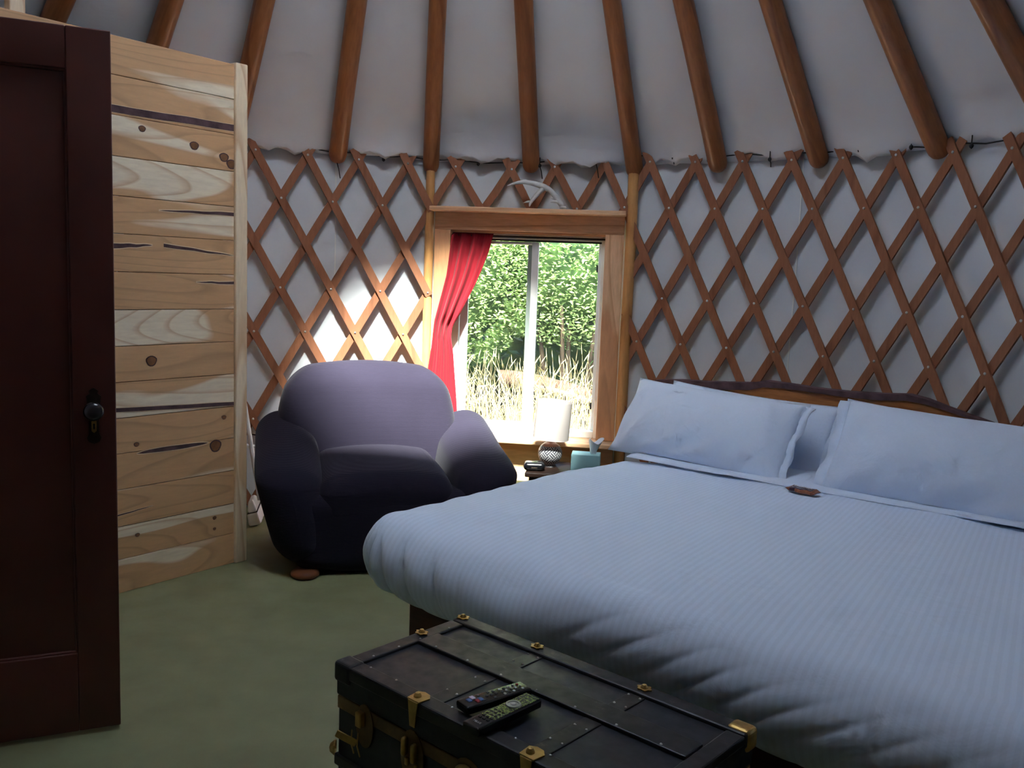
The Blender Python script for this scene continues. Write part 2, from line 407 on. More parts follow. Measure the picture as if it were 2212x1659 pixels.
def slat_mesh(pts, r):
    # pts: (th, z) polyline on the cylinder; flat strip of width SLW
    V = []; F = []; n = len(pts)
    P = [Vector((r*th, z)) for th, z in pts]
    for i in range(n):
        t = (P[min(i+1, n-1)]-P[max(i-1, 0)]).normalized(); nn = Vector((-t.y, t.x))
        for s in (-1, 1):
            q = P[i]+nn*s*SLW/2
            for d in (0, SLT): V.append(pol(r-d, q.x/r, q.y))
    for i in range(n-1):
        a = i*4; b = a+4
        F += [(a, a+2, b+2, b), (a+1, b+1, b+3, a+3), (a, b, b+1, a+1), (a+2, a+3, b+3, b+2)]
    F += [(0, 1, 3, 2), (4*n-4, 4*n-2, 4*n-1, 4*n-3)]
    return V, F
def allowed(th, z): return not (TH_R+.004 < th < TH_L-.004 and z < 1.70) and z > .012
def slats(sign, r):
    for k0 in range(-16, 17):
        pts = []
        for q in np.arange(-.24, 8.6, .1):
            k = k0 + sign*q*.5
            if k < -12.6 or k > 12.6: continue
            th, z = node(q, k)
            pts.append((th, z))
        run = []
        runs = []
        for p in pts:
            if allowed(*p): run.append(p)
            else:
                if len(run) > 2: runs.append(run)
                run = []
        if len(run) > 2: runs.append(run)
        for R_ in runs:
            keep = R_[::8]
            if keep[-1] != R_[-1]: keep.append(R_[-1])
            V, F = slat_mesh(keep, r)
            mesh('slat', V, F, M['slat'], lat)
slats(+1, 2.432)       # front layer, running down to the right
slats(-1, 2.445)       # back layer
rv = lathe([(0, .004), (.004, .0036), (.0065, .0015), (.0068, 0)], 10)
rivet0 = None
for j in (0, 1, 3, 4, 6, 7):
    for kk in range(-24, 25):
        k = kk/2
        if (kk % 2 == 0) != (j % 2 == 0): continue
        th, z = node(j, k)
        if not allowed(th, z-.02) or abs(k) > 12: continue
        p = pol(2.4205, th, z)
        if rivet0 is None: rivet0 = r_ = mesh('rivet', *rv, M['steel'], lat, smooth=True)
        else: r_ = inst(rivet0, lat)
        r_.location = p
        r_.rotation_euler = Vector((YC[0]-p[0], YC[1]-p[1], 0)).to_track_quat('Z', 'Y').to_euler()
# the cable in the crotches of the slats, and the ties of the wall canvas
cp = []
for k in np.arange(-12, 12.01, .25):
    th, z = node(0, k); sag = .006*math.cos(2*math.pi*k)
    cp.append(pol(2.440, th, z+.035+sag))
mesh('cable', *tube(cp, .0035, 6), M['black'], lat, smooth=True)
toggle0 = None
for k, dz, hang in ((-6.45, -.02, .10), (-4.55, .0, .0), (-5.5, -.0, 0), (-3.6, .01, .0), (-2.35, .0, .07), (-1.2, .0, .09), (.5, .01, .03), (1.28, -.005, .02), (2.55, -.005, .035), (3.6, .0, .03), (6.3, .01, .0), (4.3, .02, 0), (5.25, .02, 0)):
    th, z = node(0, k); p = Vector(pol(2.425, th, z+.012+dz))
    if toggle0 is None: toggle0 = t_ = mesh('toggle', *lathe([(0, -.011), (.007, -.008), (.010, 0), (.007, .008), (0, .011)], 10), M['black'], lat, smooth=True)
    else: t_ = inst(toggle0, lat)
    t_.location = p
    e = p + Vector((.25*hang*math.sin(th), -.25*hang*math.cos(th), -hang-.004)) if hang else p+Vector((0, 0, -.012))
    mesh('tie_cord', *tube([p+Vector((0, 0, .045)), p, p*.5+e*.5+Vector((.003, 0, 0)), e], .0028, 6), M['black'], lat, smooth=True)

# ---- roof: liner, rafters, ring, skylight
SLOPE, RB, ZB = 1.10, 2.42, 2.015
RAFK = [-16.2, -14.2, -12.2, -10.26, -8.42, -6.41, -4.5, -2.56, -.12, 1.46, 3.5, 5.72, 7.65, 9.8, 12.0]
raf_th = [TH_L if k == -4.5 else TH_R if k == -.12 else tab(KT, k) if -13 <= k <= 13 else 2.672-(k+13)*.1168 for k in RAFK]
raf_th = [t for t in raf_th]
lo, hi = raf_th[-1], raf_th[0]
nrest = 14
raf_th += [lo-(i+1)*((2*math.pi-(hi-lo))/(nrest+1)) for i in range(nrest)]
raf_th.sort()
def liner():
    V = []; F = []; A = []
    ext = raf_th+[raf_th[0]+2*math.pi]
    for a, b in zip(ext[:-1], ext[1:]):
        for q in range(12): A.append((a+(b-a)*q/12, q/12, (a)))
    Rr = list(2.505-np.array([0, .012, .03, .05, .08, .12, .17, .23, .3, .4, .5, .62, .76, .92, 1.1, 1.3, 1.5, 1.68]))
    m = len(Rr)
    for ai, (th, q, seed) in enumerate(A):
        w = math.sin(math.pi*q)
        for r in Rr:
            z = ZB+SLOPE*(RB-r)+.082
            d = 2.505-r
            sag = (.050+.022*math.sin(seed*37))*w**.7*(1-math.exp(-d/.04))*(.25+.75*math.exp(-d/.8))+(.022+.012*math.sin(seed*29))*w**.6*(1+.8*vnoise(th*19, 4.5, 3))*math.exp(-((d-.06)/.05)**2)
            # slanting creases towards the feet of the rafters
            u = q+.55*d
            cre = .020*math.exp(-d/.45)*math.sin(2*math.pi*(u*3.1+d*4+vnoise(th*4, d*3, 1)*1.5))*w
            cre += .018*vnoise(th*16+d*8, d*13-th*5, 4)*w
            z2 = z-sag-cre
            if d < .013: z2 = ZB+SLOPE*(RB-r)+.075+.01*w
            V.append(pol(r-(.050+.022*math.sin(seed*53))*w**.7*(1+.5*vnoise(th*23, 1.5, 6))*math.exp(-(d/.08)**2), th, z2))
    n = len(A)
    for i in range(n):
        k = (i+1) % n
        for j in range(m-1): F.append((i*m+j, k*m+j, k*m+j+1, i*m+j+1))
    return V, F
ceil = tag(mesh('ceiling', *liner(), M['roof_canvas'], smooth=True), kind='structure')
mod_solid(ceil, .004, 1)
cv = [(.80, .12)]+[(r, 0) for r in (1.2, 1.8, 2.3, 2.505, 2.70)]
V, F = lathe([(r, ZB+SLOPE*(RB-r)+.082+.05) for r, _ in cv], 58, (YC[0], YC[1], 0))
rc = mesh('roof_cover', V, F, M['wall_canvas'], ceil, True); mod_solid(rc, .004, 1)  # unseen outer roof layer, added to block daylight above the wall top
def rafter(th, r0, rad):
    # local z runs up the rafter; slightly crooked natural pole with a rounded foot
    L = (r0-.75)*math.sqrt(1+SLOPE**2); pts = []; R = []
    for t, k in ((-.055, .25), (-.050, .55), (-.038, .82), (-.02, .96), (0, 1), (.05, 1), (.3, .99), (.7, .97), (1.2, .95), (1.7, .92), (L, .9)):
        pts.append((.006*vnoise(t*2, th*7, 5), .006*vnoise(t*2, th*9, 6), t)); R.append(rad*k*(1+.05*vnoise(t*5, th*11, 7)))
    o = mesh('rafter', *tube(pts, R, 14), M['rafter'], ceil, smooth=True, sharp=60)
    o.location = pol(r0, th, ZB+SLOPE*(RB-r0))
    d = Vector((-math.cos(th), -math.sin(th), SLOPE))
    o.rotation_euler = d.to_track_quat('Z', 'Y').to_euler(); return o
for th in raf_th:
    on_pole = min(abs(th-TH_L), abs(th-TH_R)) < 1e-6
    rafter(th, 2.45 if on_pole else 2.43, .050 if not on_pole else .047)
ZRING = ZB+SLOPE*(RB-.77)
mesh('roof_ring', *lathe([(.75, -.06), (.85, -.06), (.85, .12), (.75, .12), (.75, -.06)], 48, (YC[0], YC[1], ZRING)), M['rafter'], ceil)
mesh('skylight_dome', *lathe([(.85, .12), (.82, .24), (.72, .35), (.54, .44), (.3, .49), (0.001, .50)], 48, (YC[0], YC[1], ZRING)), M['acrylic'], ceil, smooth=True)

# ---- plank partition
PP = Vector((-1.252, 4.03, 0)); PD = Vector((.603, .798, 0)); PANG = math.atan2(PD.y, PD.x)
part = tag(empty('wall_partition', PP, PANG), kind='structure')     # local x along the partition, -y towards the room
zs = [0.0, .142, .281, .436, .585, .731, .877, 1.023, 1.169, 1.320, 1.470, 1.617, 1.769, 1.926, 2.077, 2.225]
PL = 1.55
plank0 = {}
for i in range(15):
    h = zs[i+1]-zs[i]-.0022
    V, F = rbox(PL, .02, h, .0022, 1, (8, 1, 1))
    y = .011 + (.0012 if i % 3 == 1 else 0)
    o = mesh('plank', V, F, M['plank'], part); o.location = (.012-PL/2, y, (zs[i]+zs[i+1])/2)
    # clefts lined with bark and a pale rim, and knots, as they sit on single boards
    def inlay(x0, x1, z0, z1, t, taper=1, rimw=.004):
        n = 13; top = []; bot = []
        for q in np.linspace(0, 1, n):
            w = (math.sin(math.pi*q)**.5 if taper == 0 else (q if taper == 1 else 1-q)**.6 if taper in (1, -1) else 1)
            x = x0+(x1-x0)*q; z = z0+(z1-z0)*q+.0035*vnoise(q*5, i*3.1, 2)
            top.append((x, z+t*w/2)); bot.append((x, z-t*w/2))
        c = Vector(o.location)
        for nm, mt, e, d in (('pale_rim', M['cream_wood'], rimw, .0008), ('bark_cleft', M['bark'], 0, .0016)):
            poly = [(x-c.x, z+e-c.z) for x, z in top]+[(x-c.x, z-e-c.z) for x, z in bot[::-1]]
            Vp, Fp = prism(poly, 0, d)
            mesh(nm, [(x, -.0100-zz, z) for x, z, zz in Vp], [f[::-1] for f in Fp], mt, o)
    def knot(x, z, r, rz=.8):
        c = Vector(o.location)
        for nm, mt, k, d in (('knot_rim', M['bark'], 1.0, .0008), ('knot', M['knot'], .78, .0016)):
            poly = [(x-c.x+r*k*math.cos(a)*(1+.1*math.sin(3*a)), z-c.z+r*rz*k*math.sin(a)) for a in np.linspace(0, 2*math.pi, 15)[:-1]]
            Vp, Fp = prism(poly, 0, d); mesh(nm, [(X, -.0100-q, Z) for X, Z, q in Vp], [f[::-1] for f in Fp], mt, o)
    if i == 13: inlay(-.56, .0, zs[13]+.022, zs[13]+.03, .028, 2, .002)
    if i == 12: knot(-.195, zs[12]+.085, .022); knot(-.05, zs[12]+.055, .024); knot(-.012, zs[12]+.03, .026); knot(-.43, zs[12]+.12, .016)
    if i == 10: inlay(-.36, .0, zs[10]+.105, zs[10]+.115, .015, 1)
    if i == 9: inlay(-.56, -.39, zs[9]+.10, zs[9]+.112, .020, -1); inlay(-.34, .0, zs[9]+.113, zs[9]+.085, .014, -1)
    if i == 8: inlay(-.19, .0, zs[8]+.116, zs[8]+.115, .012, 1)
    if i == 6: knot(-.40, zs[6]+.08, .025, .9)
    if i == 5: inlay(-.56, .0, zs[5]+.034, zs[5]+.012, .016, 2, .003)
    if i == 4: knot(-.47, zs[4]+.03, .012); knot(-.05, zs[4]+.10, .012)
    if i == 3: inlay(-.47, -.13, zs[3]+.142, zs[3]+.144, .018, 0); knot(-.095, zs[3]+.125, .030, .95)
    if i == 2: inlay(-.56, -.40, zs[2]+.05, zs[2]+.062, .006, -1, .002)
    if i == 1: knot(-.47, zs[1]+.09, .010); knot(-.10, zs[1]+.09, .010); knot(-.10, zs[1]+.04, .008)
mesh('post', *rbox(.062, .10, 2.232, .006, 2, 1, c=(.032, .036, 1.116)), M['post'], part)
mesh('top_plate', *rbox(PL-.02, .085, .035, .003, 1, 1, c=(-PL/2, .064, 2.205)), M['post'], part)
mesh('stud', *rbox(.055, .045, 2.40, .004, 1, 1, c=(-.885, .05, 1.20)), M['post'], part)
mesh('stud', *rbox(.055, .045, 2.40, .004, 1, 1, c=(-1.35, .05, 1.20)), M['post'], part)
# the side of the partition that runs back to the round wall
ret = tag(empty('wall_return', PP+PD*.03, PANG+math.pi/2), kind='structure')
for i in range(15):
    h = zs[i+1]-zs[i]-.0022
    o = mesh('plank', *rbox(1.0, .02, h, .0022), M['plank'], ret); o.location = (.585, 0, (zs[i]+zs[i+1])/2)

# ---- panelled door
DP = Vector((-1.110, 2.507, 0)); DANG = math.atan2(.41, .912)
door = tag(empty('door_1', DP, DANG), kind='structure')              # local x along the door, latch edge at 0, hinge edge at -0.76; -y faces the camera
DW, DT_ = .762, .038
def dbox(name, x0, x1, z0, z1, mat, t=DT_, y=0, r=.004): return mesh(name, *rbox(x1-x0, t, z1-z0, r, 2, 1, c=((x0+x1)/2, DT_/2+y, (z0+z1)/2)), mat, door, smooth=True, sharp=30)
dbox('stile', -.110, 0, .012, 1.974, M['door']); dbox('stile', -DW, -DW+.11, .012, 1.974, M['door'])
dbox('rail', -DW+.11, -.110, 1.862, 1.974, M['door']); dbox('rail', -DW+.11, -.110, .012, .247, M['door'])
dbox('panel', -DW+.10, -.100, .24, 1.87, M['door'], .012)
for nm, (x0, x1, z0, z1) in (('moulding', (-.116, -.108, .243, 1.866)), ('moulding', (-DW+.108, -DW+.116, .243, 1.866)), ('moulding', (-DW+.11, -.11, 1.856, 1.866)), ('moulding', (-DW+.11, -.11, .243, .253))):
    dbox(nm, x0, x1, z0, z1, M['door'], .026)
esc = [(0, .078), (.012, .070), (.010, .062), (.019, .055), (.016, .03), (.013, .0), (.013, -.05), (.018, -.062), (.014, -.074), (0, -.080)]
poly = esc+[(-x, z) for x, z in esc[-2:0:-1]]
Vp, Fp = prism(poly, 0, .003)
es = mesh('escutcheon', [(-.057+x, -q, .933+z) for x, z, q in Vp], [f for f in Fp], M['brass_dark'], door)
Vp, Fp = prism([(-.0065, .012), (.0065, .012), (.0065, -.018), (0, -.024), (-.0065, -.018)], .003, .0045)
ky = mesh('keyhole_plate', [(-.057+x, -q, .908+z) for x, z, q in Vp], Fp, M['brass'], es)
Vp, Fp = prism([(.0025*math.cos(a), .0035+.0035*math.sin(a)) for a in np.linspace(-.6, math.pi+.6, 9)]+[(-.002, -.009), (.002, -.009)], .0045, .005)
mesh('keyhole', [(-.057+x, -q, .904+z) for x, z, q in Vp], Fp, M['black'], es)
kv, kf = lathe([(.0, -.062), (.012, -.062), (.022, -.057), (.0265, -.047), (.0255, -.040), (.016, -.034), (.0095, -.026), (.0095, -.008), (.017, -.004), (.017, 0)], 28)
mesh('knob', [(-.057+x, z, .951+y) for x, y, z in kv], kf, M['knob'], door, smooth=True, sharp=50)
# jamb the door hangs on (left of the picture)
dw = tag(empty('wall_door_side', DP, DANG), kind='structure')
mesh('jamb', *rbox(.09, .11, 2.23, .005, c=(-DW-.055, .03, 1.115)), M['post'], dw)
for i in range(15):
    o = mesh('plank', *rbox(.62, .02, zs[i+1]-zs[i]-.002, .002), M['plank'], dw); o.location = (-DW-.41, .03, (zs[i]+zs[i+1])/2)

# ---- window
win = tag(empty('window_1', W0, WANG), kind='structure')             # local x = s, local y = outwards
def wb(name, x0, x1, y0, y1, z0, z1, mat, r=.003, parent=win): return mesh(name, *rbox(x1-x0, y1-y0, z1-z0, r, 1, 1, c=((x0+x1)/2, (y0+y1)/2, (z0+z1)/2)), mat, parent)
wb('header_trim', -.548, .536, -.020, .0, 1.612, 1.712, M['trim_x'])
wb('side_trim', -.548, -.455, -.020, .0, .435, 1.6115, M['trim']); wb('side_trim', .432, .536, -.020, .0, .435, 1.6115, M['trim'])
wb('shelf', -.560, .542, -.125, .005, 1.7125, 1.737, M['trim_x'])
wb('sill', -.575, .565, -.135, .105, .408, .434, M['trim_x'], .006)
wb('apron', -.548, .536, -.030, -.008, .17, .407, M['trim_x'])
for x0, x1 in ((-.475, -.4555), (.4325, .452)): wb('jamb', x0, x1, .001, .125, .4345, 1.62, M['trim'])
wb('head_jamb', -.455, .432, .001, .125, 1.601, 1.62, M['trim_x'])
# white sliding window: outer frame, two sashes with panes
fr = empty('window_frame'); fr.parent = win
wb('frame_stile', -.455, -.405, .045, .118, .4345, 1.600, M['vinyl'], .003, fr); wb('frame_stile', .412, .4315, .045, .118, .4345, 1.600, M['vinyl'], .003, fr)
wb('frame_rail', -.404, .411, .045, .118, .4345, .474, M['vinyl'], .003, fr); wb('frame_rail', -.404, .411, .045, .118, 1.570, 1.600, M['vinyl'], .003, fr)
wb('track', -.404, .411, .046, .056, 1.560, 1.5695, M['black'], .001, fr)
s1 = empty('sliding_sash'); s1.parent = win
wb('sash_stile', .012, .052, .052, .076, .476, 1.558, M['vinyl'], .003, s1); wb('sash_stile', -.400, -.353, .052, .076, .476, 1.558, M['vinyl'], .003, s1)
wb('sash_rail', -.352, .011, .052, .076, .476, .506, M['vinyl'], .003, s1); wb('sash_rail', -.352, .011, .052, .076, 1.542, 1.558, M['vinyl'], .003, s1)
wb('stile_shade_strip', -.012, .0115, .064, .072, .507, 1.541, M['vinyl_shade'], .001, s1)  # painted shade: grey strip on the inner edge of the meeting stile
wb('glass_pane', -.352, -.013, .066, .070, .507, 1.541, M['glass'], 0, s1)
s2 = empty('fixed_sash'); s2.parent = win
wb('sash_stile', .395, .4110, .086, .110, .476, 1.568, M['vinyl'], .002, s2); wb('sash_stile', .000, .030, .086, .110, .476, 1.568, M['vinyl'], .002, s2)
wb('glass_pane', .031, .394, .096, .100, .476, 1.568, M['glass'], 0, s2)
wb('latch', .386, .3945, .080, .095, 1.40, 1.44, M['black'], .002, s2); wb('latch', .386, .3945, .080, .095, .60, .64, M['black'], .002, s2)
# poles that carry the rafters beside the window
for s, r in ((-.585, .0255), (.573, .031)):
    pts = [(s+.004*vnoise(z*2, s*9, 3), 0, z) for z in np.linspace(.002, 1.985, 12)]
    mesh('pole', *tube(pts, [r*(1+.05*vnoise(z*3, s*7, 4)) for z in np.linspace(0, 2, 12)], 14), M['pole'], win, smooth=True, sharp=60)
# ================================================================== BED
BU = Vector((.766, -.643, 0)); BV = Vector((.643, .766, 0)); BANG = math.atan2(BU.y, BU.x)
def bed_pt(u, v, z=0): return BU*u+BV*v+Vector((0, 0, z))
BED0 = bed_pt(-1.36, 2.95)                              # local x = along headboard, local y = towards the headboard
def bl(u, v): return (u+1.36, v-2.95)                   # bed local coordinates of a (u,v) place
bed = tag(empty('bed', BED0, BANG), 'king size bed with dark wooden frame and live-edge slab headboard', 'bed')
def bbx(name, u0, u1, v0, v1, z0, z1, mat, r=.006, k=1, m=1, parent=bed, smooth=False):
    x0, y0 = bl(u0, v0); x1, y1 = bl(u1, v1)
    return mesh(name, *rbox(x1-x0, y1-y0, z1-z0, r, m, k, c=((x0+x1)/2, (y0+y1)/2, (z0+z1)/2)), mat, parent, smooth)
UL, UR, VF, VH = -2.19, -.48, 2.04, 3.93               # mattress outline
bbx('foot_board', UL+.03, UR, VF+.03, VF+.07, .0, .29, M['bed_wood'])
bbx('side_board', UL+.03, UL+.07, VF+.071, VH-.02, .0, .29, M['bed_wood']); bbx('side_board', UR-.04, UR, VF+.071, VH-.02, .0, .29, M['bed_wood'])
bbx('slat_base', UL+.071, UR-.041, VF+.071, VH-.02, .24, .275, M['bed_wood'])
bbx('mattress', UL+.005, UR-.01, VF+.005, VH, .295, .515, M['pillow'], .05, 1, 3, smooth=True)
# live-edge slab headboard
top = [(-2.40, .800), (-2.383, .860), (-2.25, .874), (-2.109, .880), (-1.99, .889), (-1.866, .900), (-1.798, .916), (-1.70, .914), (-1.553, .908), (-1.42, .908), (-1.269, .915), (-1.155, .925), (-1.08, .913), (-1.005, .891), (-.92, .868), (-.828, .845), (-.74, .80), (-.70, .74)]
bot = [(-.72, .70), (-1.0, .72), (-1.3, .735), (-1.5, .745), (-1.8, .73), (-2.1, .70), (-2.38, .70)]
prof = top+bot
Vp, Fp = prism([(u+1.36, z) for u, z in prof], 3.975-2.95, 4.03-2.95)
hb = mesh('headboard', [(x, y, z) for x, z, y in Vp], [f[::-1] for f in Fp], M['slab'], bed)
# dark bark strip left along its upper edge
tk = [.014, .03, .034, .034, .034, .032, .028, .020, .018, .022, .026, .024, .018, .012, .008, .006, .005, .003]
poly = [(u+1.36, z+.003) for u, z in top]+[(u+1.36, z-t) for (u, z), t in zip(top[::-1], tk[::-1])]
Vp, Fp = prism(poly, 3.968-2.95, 4.034-2.95)
mesh('bark_edge', [(x, y, z) for x, z, y in Vp], [f[::-1] for f in Fp], M['bark'], hb)
bbx('headboard_post', -2.20, -2.12, 4.031, 4.07, 0, .80, M['bed_wood']); bbx('headboard_post', -.95, -.87, 4.031, 4.07, 0, .80, M['bed_wood'])
bbx('shadow_panel', -2.18, -.72, 3.985, 4.02, .02, .70, M['bed_wood'])  # dark panel added in place of the shadow below the slab

# duvet: puffy cover over the mattress, hanging in a roll over the foot and the left side
def duvet():
    W = UR-UL; L = 3.50-VF; R = .128
    arc = 2.75                                          # radians of the overhanging roll
    dmax = R*arc
    na, nb = 150, 130
    S = np.concatenate([np.linspace(-dmax, 0, 44)[:-1], np.linspace(0, W, 230), np.linspace(W, W+dmax*.6, 20)[1:]])
    Tt = np.concatenate([np.linspace(-dmax, 0, 46)[:-1], np.linspace(0, L, 84)])
    V = []; UVs = []
    for t in Tt:
        for s in S:
            ds = -s if s < 0 else (s-W if s > W else 0.0); dt = -t if t < 0 else 0.0
            sx = -1 if s < 0 else 1
            cs, ct = min(max(s, 0), W), max(t, 0)
            d = (ds**4+dt**4)**.25 if ds and dt else max(ds, dt)
            z = .548
            # soft quilted swell of the top
            ed = min(cs, ct*1.0, .5)
            z += .018*(1-math.exp(-ed/.12)) + .016*vnoise(cs*2.3, ct*2.1, 0)+.007*vnoise(cs*6+3, ct*5, 1)
            z += .0045*math.sin(ct*46+4*vnoise(cs*3, ct*3, 2))*max(0, 1-cs/.55)*max(0, vnoise(cs*4, ct*2+5, 3)+.25)
            px, py = cs, ct
            if d > 0:
                ph = math.atan2(dt, ds) if ds or dt else 0
                n = np.array([sx*math.cos(ph) if ds else 0.0, -math.sin(ph) if dt else 0.0]); n /= max(np.linalg.norm(n), 1e-9)
                ang = d/R
                fold = 0.0; fw = min(1, d/.10)
                if ds and dt:                           # gathered folds round the corner
                    f2 = min(1, max(0, d-.09)/.10); fold = .010*f2*math.sin(ph*16+d*6)-.036*f2*(1-abs(math.sin(ph*8+d*3+1.0*vnoise(ph*3, d*9, 2))))**2.2
                elif dt:
                    # fan of slanting creases along the foot
                    q = s; w = math.exp(-((q-.02)/.30)**2)
                    fold = -.034*min(1, max(0, d-.08)/.1)*w*(1-abs(math.sin(q*30-d*5+1.5*vnoise(q*7, d*5, 1))))**2.2
                    w2 = .35+.65*(1/(1+math.exp(-(q-.55)/.1)))
                    w3 = 1/(1+math.exp(-(q-.85)/.10)); fold += -.015*min(1, max(0, d-.07)/.12)*w3*(1-abs(math.sin((q+d*1.2)*30+4.5*vnoise(q*3.1, d*4, 5))))**2.2*max(0, .6+1.0*vnoise(q*4+2, d*5, 6))
                else:
                    fold = .010*fw*math.sin(t*22+d*9+3*vnoise(t*3, 1, 2))*math.exp(-((t)/.5)**2)
                Rr = R*(1+.10*vnoise(s*2.5+t*2.1, 3.3, 4))
                out = Rr*math.sin(min(ang, arc))*(.98 if not (ds and dt) else .86)
                down = Rr*1.02*(1-math.cos(min(ang, arc)))
                if dt and not ds:
                    down += .012*math.sin(s*5.5+.8)*fw + .03*fw*math.exp(-((s-.52)/.12)**2)
                px += n[0]*(out+fold); py += n[1]*(out+fold); z -= down
            if t > L-.03: z -= .006
            fk = max(0, 1-max(py, 0)/L); px2 = px*(1+.155*fk) if px > 0 else px
            py2 = py-.085*fk*min(1, max(0, px)/W)
            V.append((*bl(UL+px2, VF+py2), z)); UVs.append((s, t))
    m = len(S); F = []
    for b in range(len(Tt)-1):
        for a in range(m-1): F.append((b*m+a, b*m+a+1, (b+1)*m+a+1, (b+1)*m+a))
    return V, F, UVs
V, Fd, UVs = duvet()
dv = mesh('duvet', V, Fd, M['duvet'], None, True, UVs); dv.location = BED0; dv.rotation_euler = (0, 0, BANG)
mod_solid(dv, .012, -1)
tag(dv, 'white satin-striped duvet hanging over the foot of the bed', 'duvet')
# flat sheet turned up under the pillows
def shf(a, b):
    u = UL+.01+a*(UR-UL-.02); v = 3.415+b*.50
    z = .572+.012*a+.004*vnoise(a*9, b*2, 1)-(.006 if b == 0 else 0)-.02*max(0, b-.5)
    return (*bl(u, v+.012*vnoise(a*5, 2, 3)), z)
V, Fs = grid(shf, 60, 14)
sh = mesh('bed_sheet', V, Fs, M['pillow'], None, True, [(v[0], v[1]) for v in V]); sh.location = BED0; sh.rotation_euler = (0, 0, BANG); mod_solid(sh, .003, 1)
tag(sh, 'folded white sheet lying under the pillows at the bed head', 'sheet')

def pillow(name, uc, v, z, w, h, t, lean, yaw, label, seed, flange=0):
    n, mm = 34, 24; V = []; F = []
    for side in (1, -1):
        for b in range(mm):
            for a in range(n):
                x, y = a/(n-1)*2-1, b/(mm-1)*2-1
                # pinched corners, slightly hollow edges
                ex = 1-.055*(1-y*y)*abs(x)**3*0 - .05*(1-abs(y)**2.2)*(abs(x)**4)
                ey = 1-.07*(1-abs(x)**2.2)*(abs(y)**4)
                X = x*w/2*ex; Y = y*h/2*ey
                th = t/2*max(0, (1-abs(x)**2.8))**.62*max(0, (1-abs(y)**2.1))**.66
                wr = .020*vnoise(x*2.2+seed, y*2.4+seed*2, 1)+.013*math.sin(13*(x-.6*y)+5*vnoise(x*2+seed, y*2, 2))*max(0, -y)*(1-abs(x))**.4
                wr += .016*math.sin(x*19+2.5*y*math.copysign(1, x))*max(0, abs(x)-.5)*2
                Z = side*(th + wr*min(1, th/(.25*t)))
                Z -= .05*(Y/h)**2*h*0
                V.append((X, Y, Z))
    def q(s, a, b): return s*n*mm+b*n+a
    for s in (0, 1):
        for b in range(mm-1):
            for a in range(n-1):
                f = (q(s, a, b), q(s, a+1, b), q(s, a+1, b+1), q(s, a, b+1)); F.append(f if s == 0 else f[::-1])
    # hem flap at the open end of the case
    if flange:
        pass
    me = mesh(name, V, F, M['pillow'], None, True, [(v_[0], v_[1]) for v_ in V])
    bm = bmesh.new(); bm.from_mesh(me.data); bmesh.ops.remove_doubles(bm, verts=bm.verts, dist=.0006); bm.to_mesh(me.data); bm.free()
    me.data.polygons.foreach_set('use_smooth', [True]*len(me.data.polygons))
    Mx = Matrix.Translation(bed_pt(uc, v, z)) @ RZ(BANG+yaw) @ RX(lean) @ RZ(math.radians(-2.2))
    me.matrix_world = Mx
    return tag(me, label, 'pillow', 'pillows leaning on the headboard')
def hem(pl, w, h, side, ln=.05):
    # open end of the pillowcase: a limp double hem beyond the stuffing
    V = []; n = 14
    for a in range(n):
        y = a/(n-1)*2-1
        for k in range(3):
            q = k/2
            V.append((side*(w/2*(.955+.045*abs(y)**2)-.015+q*(ln+.015)), y*h/2*(.93+.02*q), .016*math.sin(y*9+1)*q+.006*(1-q)))
    F = []
    for a in range(n-1):
        for k in range(2): F.append((a*3+k, a*3+k+1, a*3+k+4, a*3+k+3))
    o = mesh('hem', V, F, M['pillow'], pl, True, [(v[0], v[1]) for v in V]); mod_solid(o, .004, 0)
p = pillow('pillow', -1.835, 3.845, .682, .86, .40, .15, math.radians(64), 0, 'white pillow mostly hidden behind the front pillow nearest the window', 3.1); hem(p, .86, .40, 1, .035)
p = pillow('pillow', -.83, 3.845, .675, .84, .40, .15, math.radians(64), 0, 'white pillow mostly hidden behind the front pillow at the right edge', 5.3)
p = pillow('pillow', -1.905, 3.615, .715, .87, .40, .25, math.radians(56), math.radians(-1), 'plump white front pillow nearest the window, on the left of the bed', 1.7); hem(p, .87, .40, 1, .022)
p = pillow('pillow', -.885, 3.605, .722, .87, .42, .25, math.radians(57), math.radians(1), 'large white front pillow at the right edge of the picture', 8.2); hem(p, .87, .42, -1, .03)

# ================================================================== TRUNK
TA = math.radians(90-131.5)                              # long axis
TL, TDp, TH_ = .845, .425, .452
tx = Vector((math.cos(TA), math.sin(TA), 0)); ty = Vector((-math.sin(TA), math.cos(TA), 0))
tcorner = Vector((-.385, 2.016, 0))
tr0 = tcorner+tx*TL/2+ty*TDp/2
trunk = tag(empty('trunk', tr0, TA), 'old black steamer trunk with brass fittings at the foot of the bed', 'trunk')
def worn(name, c, edge):
    N = NT(name); N.bsdf(c, .42, .4); mp = N.coords(); n = N.noise(mp, 18, 5, .7)
    r = N.ramp((.35, tuple(x*.7 for x in c[:3])), (.62, c), (.74, edge)); N.l(n, r); N.color(r)
    rr = N.ramp((.3, (.28, .28, .28)), (.7, (.55, .55, .55))); N.l(N.noise(mp, 30, 4), rr); N.t.links.new(rr.outputs[0], N.b.inputs['Roughness']); N.bump(n, .1, .003); return N.m
M['trunk'] = worn('worn black trunk vinyl', lin(30, 34, 44), lin(44, 46, 52)); M['trunk_edge'] = worn('scuffed black trunk edging', lin(34, 34, 38), lin(92, 86, 80))
M['gold'] = worn('dull gold trunk paint', lin(122, 96, 52), lin(150, 124, 76))
hx, hy = TL/2, TDp/2
LZ = .375                                                # seam between body and lid
